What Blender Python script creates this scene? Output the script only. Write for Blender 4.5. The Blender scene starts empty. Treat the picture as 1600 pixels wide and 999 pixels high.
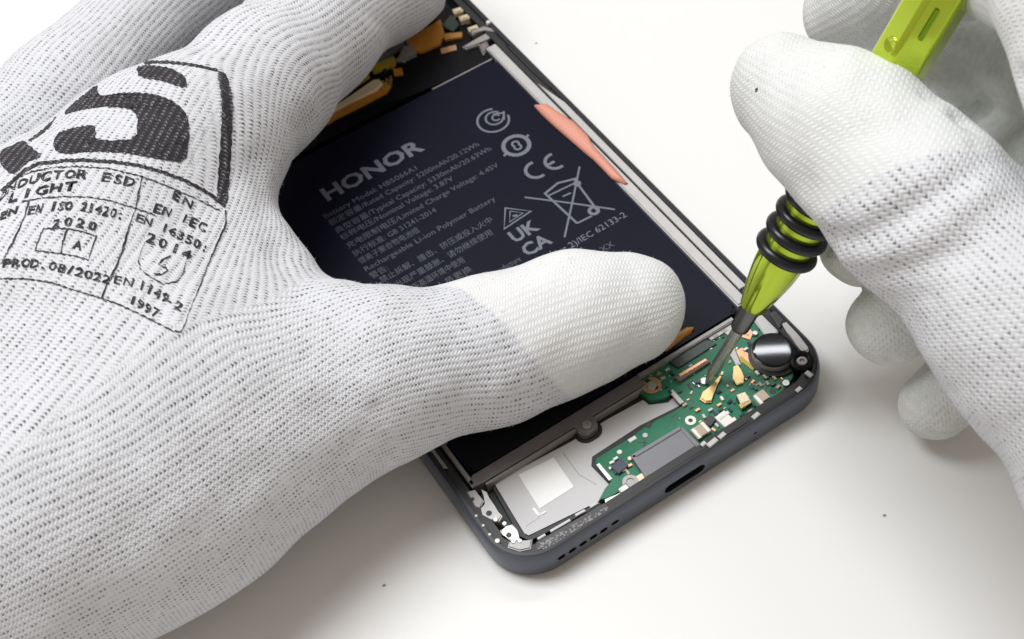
import bpy, bmesh, math, random
import numpy as np
from mathutils import Vector, Matrix
from mathutils.bvhtree import BVHTree

random.seed(7)
rng = np.random.default_rng(7)
S = 0.001                       # everything below is measured in millimetres
scene = bpy.context.scene
col = scene.collection

# ------------------------------------------------------------------ camera
F_PX = 2229.97
CAM = np.array([-43.1413, -106.3978, 237.6159])
RM = np.array([[0.8359734, -0.5406093, -0.0942872],
               [-0.4845972, -0.6466114, -0.5891174],
               [0.2575152, 0.5381777, -0.8025277]])   # rows: right, down, forward
cam_d = bpy.data.cameras.new('camera')
cam = bpy.data.objects.new('camera', cam_d); col.objects.link(cam)
cam_d.sensor_width = 36.0; cam_d.lens = F_PX / 1600 * 36.0
cam_d.clip_start = 0.01; cam_d.clip_end = 20
mw = Matrix.Identity(4)
for i in range(3):
    mw[i][0] = RM[0][i]; mw[i][1] = -RM[1][i]; mw[i][2] = -RM[2][i]; mw[i][3] = CAM[i] * S
cam.matrix_world = mw
cam_d.dof.use_dof = True
cam_d.dof.focus_distance = 0.262; cam_d.dof.aperture_fstop = 32.0
scene.camera = cam

# ------------------------------------------------------------------ light
world = bpy.data.worlds.new('World'); scene.world = world; world.use_nodes = True
bg = world.node_tree.nodes['Background']
bg.inputs[0].default_value = (1.0, 0.86, 0.72, 1); bg.inputs[1].default_value = 0.36

def area(name, loc, target, size, watts, colour):
    l = bpy.data.lights.new(name, 'AREA'); l.shape = 'RECTANGLE'
    l.size, l.size_y = size; l.energy = watts; l.color = colour
    o = bpy.data.objects.new(name, l); col.objects.link(o)
    o.location = Vector(loc)
    d = Vector(target) - Vector(loc)
    o.rotation_euler = d.to_track_quat('-Z', 'Y').to_euler()
    return o
def tube_light(name, loc, target, size, watts, colour):
    """a lamp whose long side runs parallel to the bench edge the photographer stands at"""
    o = area(name, loc, target, size, watts, colour)
    zax = (Vector(loc) - Vector(target)).normalized()
    xax = Vector((0.836, -0.541, -0.094)); xax = (xax - zax * xax.dot(zax)).normalized(); yax = zax.cross(xax)
    mm = Matrix((xax, yax, zax)).transposed().to_4x4(); mm.translation = Vector(loc); o.matrix_world = mm
tube_light('ceiling_panel', (-0.22, 0.52, 1.38), (0.03, 0.03, 0), (1.1, 0.50), 20.0, (0.96, 0.985, 1.0))
tube_light('ceiling_tube', (0.57, 0.545, 1.05), (0.06, 0.02, 0), (0.85, 0.035), 2.2, (0.96, 0.985, 1.0))
vs = scene.view_settings
vs.view_transform = 'Standard'; vs.look = 'None'; vs.exposure = 0.22; vs.gamma = 1.0
vs.use_curve_mapping = False

# ------------------------------------------------------------------ helpers
def at(px, py, z):
    """point at height z (mm) on the sight line of a photo pixel"""
    d = RM.T @ np.array([(px - 800) / F_PX, (py - 499.5) / F_PX, 1.0])
    return CAM + d * ((z - CAM[2]) / d[2])
def xy(px, py, z):
    p = at(px, py, z); return (p[0], p[1])
def mm_px(px, py, z):
    return (RM[2] @ (at(px, py, z) - CAM)) / F_PX

def new_mesh(name, verts, faces, mat=None, parent=None, smooth=False):
    me = bpy.data.meshes.new(name)
    me.from_pydata([tuple(float(c) * S for c in v) for v in verts], [], [tuple(int(i) for i in f) for f in faces])
    me.update()
    if smooth:
        me.polygons.foreach_set('use_smooth', [True] * len(me.polygons))
    o = bpy.data.objects.new(name, me); col.objects.link(o)
    if mat is not None: me.materials.append(mat)
    if parent is not None: o.parent = parent
    return o
def from_bm(name, bm, mat, parent=None, smooth_angle=None):
    bmesh.ops.recalc_face_normals(bm, faces=bm.faces)
    me = bpy.data.meshes.new(name)
    bmesh.ops.scale(bm, vec=(S, S, S), verts=bm.verts)
    if smooth_angle is not None:
        for f in bm.faces: f.smooth = True
        for e in bm.edges:
            if len(e.link_faces) == 2 and e.calc_face_angle(0) > math.radians(smooth_angle): e.smooth = False
    bm.to_mesh(me); bm.free()
    o = bpy.data.objects.new(name, me); col.objects.link(o)
    if mat is not None: me.materials.append(mat)
    if parent is not None: o.parent = parent
    return o
def tag(o, label=None, cat=None, group=None, kind=None):
    if label: o['label'] = label
    if cat: o['category'] = cat
    if group: o['group'] = group
    if kind: o['kind'] = kind
    return o
def slab_bm(poly, z0, z1, bevel=0.0, bm=None):
    """a flat polygon (mm) given thickness, with an optionally softened top edge"""
    own = bm is None
    if own: bm = bmesh.new()
    area2 = sum(poly[i][0] * poly[(i + 1) % len(poly)][1] - poly[(i + 1) % len(poly)][0] * poly[i][1] for i in range(len(poly)))
    if area2 < 0: poly = poly[::-1]
    lo = [bm.verts.new((p[0], p[1], z0)) for p in poly]
    hi = [bm.verts.new((p[0], p[1], z1)) for p in poly]
    n = len(poly)
    bm.faces.new(lo[::-1]); top = bm.faces.new(hi)
    for i in range(n): bm.faces.new((lo[i], lo[(i + 1) % n], hi[(i + 1) % n], hi[i]))
    if bevel > 0:
        bmesh.ops.bevel(bm, geom=list(top.edges), offset=bevel, segments=2, affect='EDGES', clamp_overlap=True)
    return bm
def slab(name, poly, z0, z1, mat, parent, bevel=0.0):
    return from_bm(name, slab_bm(poly, z0, z1, bevel), mat, parent, 35)
def pslab(name, px_poly, z0, z1, mat, parent, bevel=0.0):
    return slab(name, [xy(a, b, z1) for a, b in px_poly], z0, z1, mat, parent, bevel)
def rrect(x0, x1, y0, y1, r, n=8):
    pts = []
    for cx, cy, a0 in ((x1 - r, y0 + r, -90), (x1 - r, y1 - r, 0), (x0 + r, y1 - r, 90), (x0 + r, y0 + r, 180)):
        for k in range(n + 1):
            a = math.radians(a0 + 90 * k / n); pts.append((cx + r * math.cos(a), cy + r * math.sin(a)))
    return pts
def rot_rect(cx, cy, w, h, deg=0):
    a = math.radians(deg); c, s = math.cos(a), math.sin(a)
    return [(cx + c * x - s * y, cy + s * x + c * y) for x, y in ((-w/2, -h/2), (w/2, -h/2), (w/2, h/2), (-w/2, h/2))]
def lathe_bm(profile, n=40, bm=None, org=(0, 0, 0), axis=(0, 0, 1), square=None):
    """profile: (radius, height) pairs; ends closed when the radius is 0"""
    if bm is None: bm = bmesh.new()
    ax = Vector(axis).normalized(); q = ax.to_track_quat('Z', 'Y'); og = Vector(org)
    rings = []
    for i, (r, h) in enumerate(profile):
        if r <= 1e-6:
            rings.append([bm.verts.new(og + q @ Vector((0, 0, h)))]); continue
        ring = []
        for k in range(n):
            a = 2 * math.pi * k / n
            rr = r * (square(a, h) if square else 1)
            ring.append(bm.verts.new(og + q @ Vector((rr * math.cos(a), rr * math.sin(a), h))))
        rings.append(ring)
    for A, B in zip(rings, rings[1:]):
        if len(A) == 1 and len(B) > 1:
            for k in range(n): bm.faces.new((A[0], B[(k + 1) % n], B[k]))
        elif len(B) == 1 and len(A) > 1:
            for k in range(n): bm.faces.new((A[k], A[(k + 1) % n], B[0]))
        elif len(A) > 1:
            for k in range(n): bm.faces.new((A[k], A[(k + 1) % n], B[(k + 1) % n], B[k]))
    return bm

# ------------------------------------------------------------------ materials
def mat_new(name):
    m = bpy.data.materials.new(name); m.use_nodes = True
    return m, m.node_tree, m.node_tree.nodes['Principled BSDF']
def plain(name, colour, rough=0.5, metal=0.0, var=0.0, scale=300.0, bump=0.0, coat=0.0, spec=0.5):
    m, nt, b = mat_new(name)
    b.inputs['Roughness'].default_value = rough; b.inputs['Metallic'].default_value = metal
    b.inputs['Coat Weight'].default_value = coat; b.inputs['Coat Roughness'].default_value = 0.1
    b.inputs['Specular IOR Level'].default_value = spec
    tc = nt.nodes.new('ShaderNodeTexCoord')
    nz = nt.nodes.new('ShaderNodeTexNoise'); nz.inputs['Scale'].default_value = scale; nz.inputs['Detail'].default_value = 4
    nt.links.new(tc.outputs['Object'], nz.inputs['Vector'])
    rp = nt.nodes.new('ShaderNodeMix'); rp.data_type = 'RGBA'
    c = np.array(colour)
    rp.inputs['A'].default_value = (*np.clip(c * (1 - var), 0, 1), 1); rp.inputs['B'].default_value = (*np.clip(c * (1 + var), 0, 1), 1)
    nt.links.new(nz.outputs['Fac'], rp.inputs['Factor']); nt.links.new(rp.outputs['Result'], b.inputs['Base Color'])
    if bump > 0:
        bp = nt.nodes.new('ShaderNodeBump'); bp.inputs['Strength'].default_value = 0.5; bp.inputs['Distance'].default_value = bump * S
        n2 = nt.nodes.new('ShaderNodeTexNoise'); n2.inputs['Scale'].default_value = scale * 4
        nt.links.new(tc.outputs['Object'], n2.inputs['Vector'])
        nt.links.new(n2.outputs['Fac'], bp.inputs['Height']); nt.links.new(bp.outputs['Normal'], b.inputs['Normal'])
    return m
M = dict(
    table=plain('table_laminate', (0.715, 0.714, 0.712), 0.5, 0, 0.014, 14, 0.02),
    side=plain('slate_anodised', (0.088, 0.098, 0.126), 0.38, 0.4, 0.10, 60, 0.02),
    black=plain('black_plastic', (0.008, 0.008, 0.010), 0.48, 0, 0.3, 200, 0.03),
    shiny_black=plain('black_film', (0.004, 0.004, 0.006), 0.3, 0, 0.2, 120, 0, 0, 0.15),
    dark_grey=plain('dark_grey_magnesium', (0.17, 0.155, 0.16), 0.42, 0.35, 0.25, 500, 0.05),
    mid_grey=plain('grey_magnesium', (0.30, 0.29, 0.29), 0.42, 0.35, 0.15, 400, 0.04),
    wall_grey=plain('pale_frame_wall', (0.44, 0.43, 0.43), 0.45, 0.25, 0.12, 260, 0.04),
    silver=plain('silver_plate', (0.52, 0.515, 0.525), 0.55, 0.0, 0.03, 90, 0.01),
    bright=plain('bright_metal', (0.50, 0.49, 0.475), 0.35, 0.8, 0.1, 700, 0.04),
    white=plain('white_plastic', (0.74, 0.72, 0.68), 0.5, 0, 0.08, 600),
    paper=plain('sticker_paper', (0.80, 0.80, 0.80), 0.5, 0, 0.02, 300),
    battery=plain('battery_film', (0.006, 0.007, 0.016), 0.30, 0, 0.12, 30, 0.05, 0.0, 0.08),
    ink=plain('battery_ink', (0.125, 0.132, 0.168), 0.5, 0.1, 0.15, 900),
    ink_dim=plain('battery_ink_fine', (0.056, 0.061, 0.084), 0.5, 0.1, 0.2, 900),
    pcb=plain('green_solder_mask', (0.016, 0.150, 0.080), 0.34, 0, 0.35, 260, 0.03, 0.0, 0.28),
    pcb_dark=plain('dark_green_mask', (0.012, 0.032, 0.026), 0.34, 0, 0.4, 260, 0.03),
    gold=plain('gold_contact', (0.56, 0.41, 0.19), 0.33, 0.75, 0.15, 500),
    cream=plain('cream_connector', (0.72, 0.62, 0.44), 0.42, 0.1, 0.08, 300),
    copper=plain('copper_pad', (0.62, 0.34, 0.20), 0.35, 0.7, 0.2, 600),
    amber=plain('amber_flex', (0.46, 0.20, 0.025), 0.35, 0.0, 0.25, 160, 0.03, 0.3),
    yellow=plain('yellow_flex', (0.42, 0.33, 0.03), 0.4, 0, 0.3, 200, 0.03),
    brown=plain('brown_socket', (0.14, 0.095, 0.075), 0.45, 0.1, 0.3, 500, 0.04),
    blue_chip=plain('blue_black_chip', (0.010, 0.018, 0.045), 0.3, 0, 0.4, 400),
    chip=plain('chip_epoxy', (0.022, 0.024, 0.026), 0.4, 0, 0.3, 400),
    tan=plain('capacitor_tan', (0.42, 0.33, 0.26), 0.4, 0, 0.15, 500),
    usb=plain('usb_shell', (0.17, 0.17, 0.185), 0.5, 0.25, 0.12, 240, 0.03),
    pink=plain('pink_pull_tab', (0.60, 0.25, 0.18), 0.5, 0, 0.08, 100, 0.06),
    motor=plain('motor_cap', (0.008, 0.009, 0.016), 0.06, 0.2, 0.1, 100),
    steel=plain('steel_shaft', (0.66, 0.65, 0.63), 0.27, 0.9, 0.12, 300, 0.01),
    steel_dark=plain('dark_steel', (0.16, 0.155, 0.16), 0.3, 0.9, 0.15, 300),
    lime=plain('lime_anodised', (0.47, 0.61, 0.035), 0.13, 0.78, 0.05, 80, 0.006, 0.35),
    lime_dark=plain('lime_groove', (0.20, 0.34, 0.01), 0.3, 0.6, 0.05, 80),
    rubber=plain('black_rubber', (0.007, 0.008, 0.012), 0.30, 0, 0.2, 300),
    speck=plain('dust', (0.26, 0.25, 0.23), 0.8),
)

# ------------------------------------------------------------------ table
table = new_mesh('table_top', [(-1200, -1000, 0), (1400, -1000, 0), (1400, 1600, 0), (-1200, 1600, 0)], [(0, 1, 2, 3)], M['table'])
tag(table, 'white laminate table top under the opened phone', 'table', kind='structure')

# ------------------------------------------------------------------ smartphone
phone = bpy.data.objects.new('smartphone', None); col.objects.link(phone)
phone.location = (0.0375, 0.081, 0)
tag(phone, 'opened dark slate smartphone with exposed battery and green circuit board', 'smartphone')
def P(o):
    """hang a part on the phone without moving it"""
    o.parent = phone; o.matrix_parent_inverse = Matrix.Translation(phone.location).inverted(); return o
W, L, H = 75.0, 162.0, 7.8
def ring_sweep(profile, r=9.5, n=10):
    """sweep an (inset, z) profile round the phone's outline"""
    bm = bmesh.new(); loops = []
    for ins, z in profile:
        rr = max(r - ins, 0.4)
        loops.append([bm.verts.new((x, y, z)) for x, y in rrect(ins, W - ins, ins, L - ins, rr, n)])
    k = len(loops[0])
    for a in range(len(loops)):
        A, B = loops[a], loops[(a + 1) % len(loops)]
        for i in range(k): bm.faces.new((A[i], A[(i + 1) % k], B[(i + 1) % k], B[i]))
    return bm
fr = from_bm('side_frame', ring_sweep([(1.3, 0.0), (0.35, 0.5), (0.05, 1.6), (0.0, 3.6), (0.04, 5.8), (0.25, 7.0), (0.55, 7.45), (0.62, 7.25), (0.8, 7.2), (1.45, 7.2), (1.55, 5.4), (3.3, 5.4), (3.3, 0.0)]), M['side'], None, 32)
cut = bmesh.new()
def capsule_y(x0, x1, z, r):
    pts = []
    for k in range(9): a = math.radians(90 + 180 * k / 8); pts.append((x0 + r * math.cos(a), z + r * math.sin(a)))
    for k in range(9): a = math.radians(-90 + 180 * k / 8); pts.append((x1 + r * math.cos(a), z + r * math.sin(a)))
    A = [cut.verts.new((x, -1, z_)) for x, z_ in pts]; B = [cut.verts.new((x, 2.6, z_)) for x, z_ in pts]
    cut.faces.new(A); cut.faces.new(B[::-1]); m = len(pts)
    for i in range(m): cut.faces.new((A[i], B[i], B[(i + 1) % m], A[(i + 1) % m]))
for x in (10.1, 12.45, 14.8, 17.1, 19.4): capsule_y(x - 0.28, x + 0.28, 4.0, 0.58)
capsule_y(21.6, 22.3, 4.2, 0.5)
capsule_y(34.4, 41.2, 3.9, 1.25)
capsule_y(54.2, 54.5, 4.2, 0.28)
cuto = from_bm('cutter', cut, M['black'])
mod = fr.modifiers.new('b', 'BOOLEAN'); mod.object = cuto; mod.solver = 'EXACT'; mod.operation = 'DIFFERENCE'
fr.data.materials.append(M['black'])
me2 = bpy.data.meshes.new_from_object(fr.evaluated_get(bpy.context.evaluated_depsgraph_get()))
fr.modifiers.clear(); fr.data = me2
bpy.data.objects.remove(cuto)
P(fr)
# black adhesive ledge inside the rim and the floor of the case
P(from_bm('rim_ledge', ring_sweep([(0.66, 7.24), (0.8, 7.3), (1.45, 7.3), (1.5, 7.22)], n=10), M['black'], None, 30))
P(from_bm('rim_foam', ring_sweep([(1.58, 5.45), (1.58, 6.7), (3.2, 6.7), (3.3, 6.6), (3.3, 5.45)], n=10), M['black'], None, 30))
P(slab('case_floor', rrect(3.0, 72.0, 3.0, 159, 6.5), 0.4, 3.0, M['black'], None))

# walls of the case
P(slab('frame_wall', [(69.0, 24), (71.5, 24), (71.5, 118.5), (69.0, 118.5)], 3.0, 6.9, M['wall_grey'], None, 0.3))
P(slab('frame_wall', [(71.75, 27), (73.4, 27), (73.4, 92), (71.9, 101)], 6.6, 7.1, M['wall_grey'], None, 0.08))
P(slab('frame_wall', [(71.42, 24), (72.0, 24), (72.0, 116), (71.42, 116)], 3.0, 6.0, M['dark_grey'], None, 0.05))
P(slab('frame_wall', [(4.0, 21), (4.9, 21), (4.9, 118), (4.0, 118)], 3.0, 6.3, M['mid_grey'], None, 0.2))
P(slab('frame_rib', [(1.6, 26.6), (2.25, 26.2), (2.25, 33), (1.6, 33)], 7.25, 7.5, M['mid_grey'], None, 0.1))
# cross beam below the battery
P(slab('cross_beam', [(4.0, 20.6), (6.2, 20.3), (43.5, 20.3), (43.5, 22.9), (5.5, 22.9), (4.0, 22.0)], 3.0, 6.3, M['dark_grey'], None, 0.15))
P(slab('beam_edge', [(6.6, 19.7), (43, 19.7), (43, 20.2), (6.6, 20.2)], 3.0, 5.9, M['mid_grey'], None, 0.12))
P(slab('beam_edge', [(43.5, 21.9), (66.5, 21.9), (66.5, 22.9), (43.5, 22.9)], 3.0, 6.5, M['mid_grey'], None, 0.2))
# screw boss on the beam
bx, by = xy(916, 664, 6.3)
boss = P(from_bm('screw_boss', slab_bm(rrect(bx - 2.1, bx + 2.1, by - 1.9, by + 3.0, 1.6), 3.0, 6.35, 0.25), M['dark_grey'], None, 35))
P(from_bm('screw', lathe_bm([(0.95, 6.2), (0.95, 6.65), (0.7, 6.85), (0.42, 6.85), (0.36, 6.6), (0, 6.6)], 20, org=(bx, by - 0.2, 0)), M['mid_grey'], None, 35))
P(from_bm('boss_gasket', slab_bm(rrect(bx - 2.8, bx + 2.8, by - 2.7, by + 3.0, 2.2), 3.0, 4.6), M['black'], None, 35))

# silver plate of the speaker cavity, framed by a black gasket
plate_px = [(772, 757), (800, 739), (893, 690), (950, 655), (1003, 625), (1050, 612), (1075, 640), (1010, 690), (940, 735), (962, 762), (935, 785), (826, 838), (818, 834)]
P(pslab('gasket', [(766, 756), (800, 735), (893, 684), (950, 648), (1006, 616), (1052, 606), (1080, 640), (1010, 692), (945, 735), (966, 764), (938, 790), (828, 845), (812, 838)], 3.0, 4.25, M['black'], None))
P(pslab('speaker_plate', plate_px, 3.0, 4.4, M['silver'], None, 0.15))
step = [(902, 700), (1000, 650), (1000, 690), (930, 738), (900, 755)]
# the plate's pressed steps and seams
def px_bar(name, a, b, w, z0, z1, mat, bevel=0.0):
    A, B = Vector(xy(*a, z1)), Vector(xy(*b, z1)); d = (B - A).normalized(); n = Vector((-d.y, d.x)) * w / 2
    return P(slab(name, [A - n, B - n, B + n, A + n], z0, z1, mat, None, bevel))
px_bar('plate_seam', (880, 708), (905, 742), 0.16, 4.38, 4.46, M['mid_grey'])
px_bar('plate_seam', (905, 742), (932, 757), 0.16, 4.38, 4.45, M['mid_grey'])
px_bar('plate_seam', (822, 822), (842, 809), 0.14, 4.38, 4.45, M['mid_grey'])
px_bar('plate_fold', (833, 794), (843, 806), 0.55, 4.38, 4.62, M['paper'], 0.05)
px_bar('plate_fold', (846, 803), (853, 799), 0.40, 4.38, 4.58, M['paper'], 0.05)
st = P(pslab('sticker', [(810, 742), (865, 715), (897, 761), (843, 795)], 4.38, 4.50, M['paper'], None, 0.04))

# bottom left: die-cast bracket with holes, speckled speaker mesh, white dashes
bracket = bmesh.new()
def disc(name, px, py, z0, z1, r, mat, n=20, rim=0.0):
    cx, cy = xy(px, py, z1)
    return P(from_bm(name, lathe_bm([(0, z0), (r, z0), (r, z1 - rim), (r - rim * 0.7 - 1e-4, z1), (0, z1)], n, org=(cx, cy, 0)), mat, None, 35))
P(pslab('bracket', [(728, 768), (742, 765), (756, 783), (750, 795), (742, 793)], 5.5, 6.9, M['mid_grey'], None, 0.2))
P(pslab('bracket', [(752, 764), (760, 768), (770, 790), (785, 806), (779, 815), (766, 811), (752, 806), (749, 794), (760, 789)], 5.5, 6.9, M['wall_grey'], None, 0.25))
P(pslab('bracket', [(781, 828), (792, 822), (800, 818), (808, 828), (812, 843), (806, 848), (794, 844), (784, 838)], 5.5, 7.0, M['bright'], None, 0.3))
P(pslab('bracket', [(795, 846), (812, 845), (832, 842), (829, 857), (812, 861), (793, 855)], 5.6, 7.1, M['mid_grey'], None, 0.25))
disc('hole', 764, 802, 6.6, 6.95, 0.55, M['black']); disc('hole', 795, 836, 6.7, 7.08, 0.5, M['black']); disc('hole', 738, 780, 6.5, 6.95, 0.4, M['black'])
for a, b in ((774, 812), (788, 818), (802, 846), (812, 845), (806, 842)): disc('solder_bump', a, b, 6.8, 7.25, 0.5, M['bright'], 14, 0.2)
for a, b in ((744, 806), (755, 821), (765, 835)): disc('ledge_dot', a, b, 7.2, 7.42, 0.26, M['wall_grey'], 12)
disc('ledge_dot', 777, 845, 7.2, 7.45, 0.45, M['white'], 14)
# speaker mesh strip
P(pslab('mesh_strip', [(838, 847), (944, 786), (958, 800), (905, 832), (860, 856), (838, 861)], 5.5, 7.05, M['chip'], None, 0.1))
gm = bmesh.new()
for i in range(150):
    t = random.random(); s_ = random.random()
    a = 842 + t * 108; b = 851 - t * 60 + s_ * 13
    cx, cy = xy(a, b, 7.1)
    slab_bm(rot_rect(cx, cy, 0.2 + 0.3 * random.random(), 0.15 + 0.2 * random.random(), random.random() * 180), 7.0, 7.1 + 0.05 * random.random(), bm=gm)
tag(P(from_bm('mesh_grains', gm, M['dark_grey'])), kind='stuff')
for a, b in (((840, 842), (852, 835)), ((860, 830), (891, 812)), ((899, 805), (914, 797)), ((922, 792), (934, 785))):
    px_bar('contact_dash', a, b, 0.5, 6.4, 7.0, M['wall_grey'], 0.08)

# ---- circuit board
ZB = 5.5
pcb_px = [(998, 597), (1002, 615), (1017, 626), (1040, 622), (1052, 613), (1068, 634), (1052, 644), (1022, 658), (1015, 667), (1006, 668), (985, 684), (931, 717),
          (931, 726), (956, 752), (945, 764), (936, 781), (951, 778), (985, 757), (1090, 697), (1150, 662), (1195, 636), (1226, 608), (1240, 588),
          (1238, 570), (1246, 548), (1228, 515), (1205, 492), (1180, 486), (1120, 520), (1060, 556)]
board = P(pslab('circuit_board', pcb_px, 4.5, ZB, M['pcb'], None, 0.08))
# black gasket round the board's edge
P(pslab('board_gasket', [(995, 596), (998, 618), (1014, 632), (1044, 628), (1052, 620), (1062, 634), (1050, 640), (1000, 665), (925, 714), (924, 728), (952, 757), (985, 770), (1240, 600), (1244, 570)], 3.2, 4.6, M['black'], None))
def B(o):
    o.parent = board; o.matrix_parent_inverse = (phone.matrix_basis).inverted() @ Matrix.Identity(4)
    o.matrix_parent_inverse = Matrix.Identity(4); return o
def bbox(name, px, py, w, h, z1, mat, deg=0, bevel=0.08, z0=ZB - 0.05):
    cx, cy = xy(px, py, z1)
    return B(slab(name, rot_rect(cx, cy, w, h, deg), z0, z1, mat, None, bevel))
def bpoly(name, pts, z1, mat, bevel=0.06, z0=ZB - 0.05):
    return B(pslab(name, pts, z0, z1, mat, None, bevel))
def bdisc(name, px, py, r, z1, mat, n=24, rim=0.08, z0=ZB - 0.05):
    cx, cy = xy(px, py, z1)
    return B(from_bm(name, lathe_bm([(0, z0), (r, z0), (r, z1 - rim), (r - rim, z1), (0, z1)], n, org=(cx, cy, 0)), mat, None, 35))
def bring(name, px, py, r0, r1, z1, mat, n=24):
    cx, cy = xy(px, py, z1)
    return B(from_bm(name, lathe_bm([(r0, ZB - 0.05), (r1, ZB - 0.05), (r1, z1), (r0, z1), (r0, ZB - 0.05)], n, org=(cx, cy, 0)), mat, None, 35))
# usb socket: shell with raised folded edges
bpoly('usb_socket', [(986, 711), (1062, 666), (1093, 696), (1010, 747)], 6.5, M['usb'], 0.25)
bpoly('usb_fold', [(986, 711), (1062, 666), (1066, 670), (990, 716)], 6.72, M['usb'], 0.08)
bpoly('usb_fold', [(986, 713), (992, 710), (1016, 741), (1009, 746)], 6.72, M['usb'], 0.08)
bpoly('usb_fold', [(1061, 668), (1067, 668), (1094, 695), (1088, 699)], 6.72, M['usb'], 0.08)
# gold contact springs
bpoly('contact_spring', [(1095, 621), (1098, 612), (1108, 606), (1116, 597), (1125, 586), (1128, 589), (1121, 601), (1116, 613), (1112, 626), (1103, 627)], 6.25, M['gold'], 0.12)
bpoly('contact_pad', [(1093, 624), (1098, 616), (1113, 619), (1112, 629), (1102, 630)], 5.9, M['gold'], 0.05)
bpoly('contact_spring', [(1146, 573), (1153, 569), (1158, 578), (1163, 588), (1161, 598), (1151, 601), (1145, 592)], 6.2, M['gold'], 0.12)
bpoly('contact_spring', [(1150, 619), (1165, 613), (1175, 629), (1159, 638)], 6.7, M['chip'], 0.1)
bpoly('contact_pad', [(1151, 617), (1164, 612), (1172, 625), (1158, 632)], 6.95, M['cream'], 0.12, 6.6)
bpoly('contact_pad', [(1154, 632), (1172, 624), (1174, 629), (1159, 638)], 6.75, M['gold'], 0.05, 6.0)
# board to board socket
bpoly('flex_socket', [(1053, 590), (1104, 559), (1110, 565), (1062, 596)], 6.3, M['brown'], 0.12)
bpoly('socket_rail', [(1060, 585), (1102, 560), (1105, 563), (1063, 589)], 6.5, M['copper'], 0.08)
bpoly('shield_can', [(1045, 566), (1100, 530), (1120, 537), (1060, 575)], 5.9, M['pcb_dark'], 0.1)
bpoly('ground_strip', [(1105, 527), (1178, 486), (1186, 492), (1150, 513), (1148, 520), (1136, 524), (1132, 519), (1112, 532)], 5.85, M['wall_grey'], 0.1)
for a, b in ((1118, 524), (1132, 517), (1160, 500)): bbox('slot', a, b, 1.1, 0.6, 5.95, M['mid_grey'], 0, 0.02)
bpoly('ground_strip', [(1135, 545), (1146, 538), (1152, 556), (1158, 570), (1150, 570), (1142, 556)], 5.9, M['wall_grey'], 0.1)
bpoly('ground_strip', [(1178, 500), (1186, 493), (1200, 488), (1206, 505), (1220, 515), (1211, 523), (1196, 524)], 6.2, M['silver'], 0.2)
bpoly('contact_foil', [(1152, 512), (1166, 506), (1177, 520), (1172, 531), (1160, 527)], 5.8, M['copper'], 0.05)
bdisc('solder_joint', 1180, 520, 0.55, 6.1, M['bright'])
bpoly('flex_tail', [(1150, 548), (1160, 543), (1178, 562), (1172, 572), (1158, 566)], 5.7, M['copper'], 0.04)
bpoly('trace', [(1158, 556), (1180, 575), (1176, 579), (1154, 561)], 5.75, M['yellow'], 0.03)
# screws
def board_screw(px, py, r, z, mat_ring, mat_head):
    bring('screw_pad', px, py, r * 0.5, r, z, mat_ring)
    bdisc('screw', px, py, r * 0.5, z + 0.3, mat_head)
board_screw(1018, 602, 1.9, 5.75, M['copper'], M['bright'])
bbox('mask_tab', 1018, 600, 0.9, 3.2, 5.8, M['pcb_dark'], 10, 0.02)
bring('screw_pad', 985, 753, 0.8, 1.5, 6.3, M['mid_grey']); bdisc('screw', 985, 753, 0.95, 6.1, M['mid_grey'])
bpoly('grounding_clip', [(966, 764), (978, 754), (985, 762), (975, 772)], 6.5, M['white'], 0.2)
bpoly('grounding_clip', [(945, 780), (985, 763), (1003, 762), (998, 770), (958, 787), (946, 786)], 6.6, M['bright'], 0.15)
bpoly('grounding_clip', [(990, 746), (1004, 738), (1010, 750), (998, 757)], 6.1, M['cream'], 0.15)
# chips and passives
bbox('chip', 968, 728, 2.6, 2.2, 6.2, M['blue_chip'], 8)
bbox('chip', 1109, 657, 2.1, 1.7, 6.2, M['chip'], 20)
bbox('capacitor', 1095, 672, 3.2, 2.4, 6.5, M['tan'], 0); bbox('capacitor_end', 1088, 677, 0.7, 2.5, 6.55, M['bright'], 0); bbox('capacitor_end', 1102, 667, 0.7, 2.5, 6.55, M['white'], 0)
bbox('capacitor', 1133, 655, 2.4, 3.2, 6.5, M['white'], 5); bbox('capacitor_end', 1131, 649, 2.5, 0.7, 6.6, M['bright'], 5); bbox('capacitor_end', 1141, 663, 2.2, 0.9, 6.4, M['gold'], 5)
bbox('capacitor', 1190, 619, 2.4, 2.2, 6.4, M['tan'], 0); bbox('capacitor_end', 1185, 624, 0.7, 2.3, 6.45, M['white'], 0)
bring('test_pad', 1079, 657, 0.45, 1.05, 5.65, M['white']); bdisc('via', 1078, 658, 0.45, 5.58, M['chip'], 14, 0.01)
bdisc('test_pad', 1100, 595, 0.8, 6.0, M['bright']); bdisc('test_pad', 1228, 598, 0.75, 6.0, M['bright']); bdisc('test_pad', 968, 706, 0.5, 5.7, M['white'])
bdisc('test_pad', 1008, 680, 0.55, 5.7, M['wall_grey']); bdisc('test_pad', 984, 716, 0.42, 6.1, M['cream'])
bbox('edge_pad', 988, 686, 1.6, 0.8, 5.7, M['bright'], 0); bbox('edge_pad', 944, 737, 0.7, 4.2, 5.75, M['bright'], 0); bbox('edge_pad', 1057, 620, 0.9, 3.6, 5.85, M['wall_grey'], 0)
bbox('slot', 1078, 604, 0.55, 1.5, 5.62, M['chip'], -10, 0.01); bbox('slot', 1085, 600, 0.55, 1.5, 5.62, M['chip'], -10, 0.01)
bdisc('via', 1207, 611, 0.6, 5.62, M['chip'], 14, 0.01)
bbox('notch', 1014, 664, 1.2, 0.8, 5.62, M['chip'], 30, 0.01)
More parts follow.
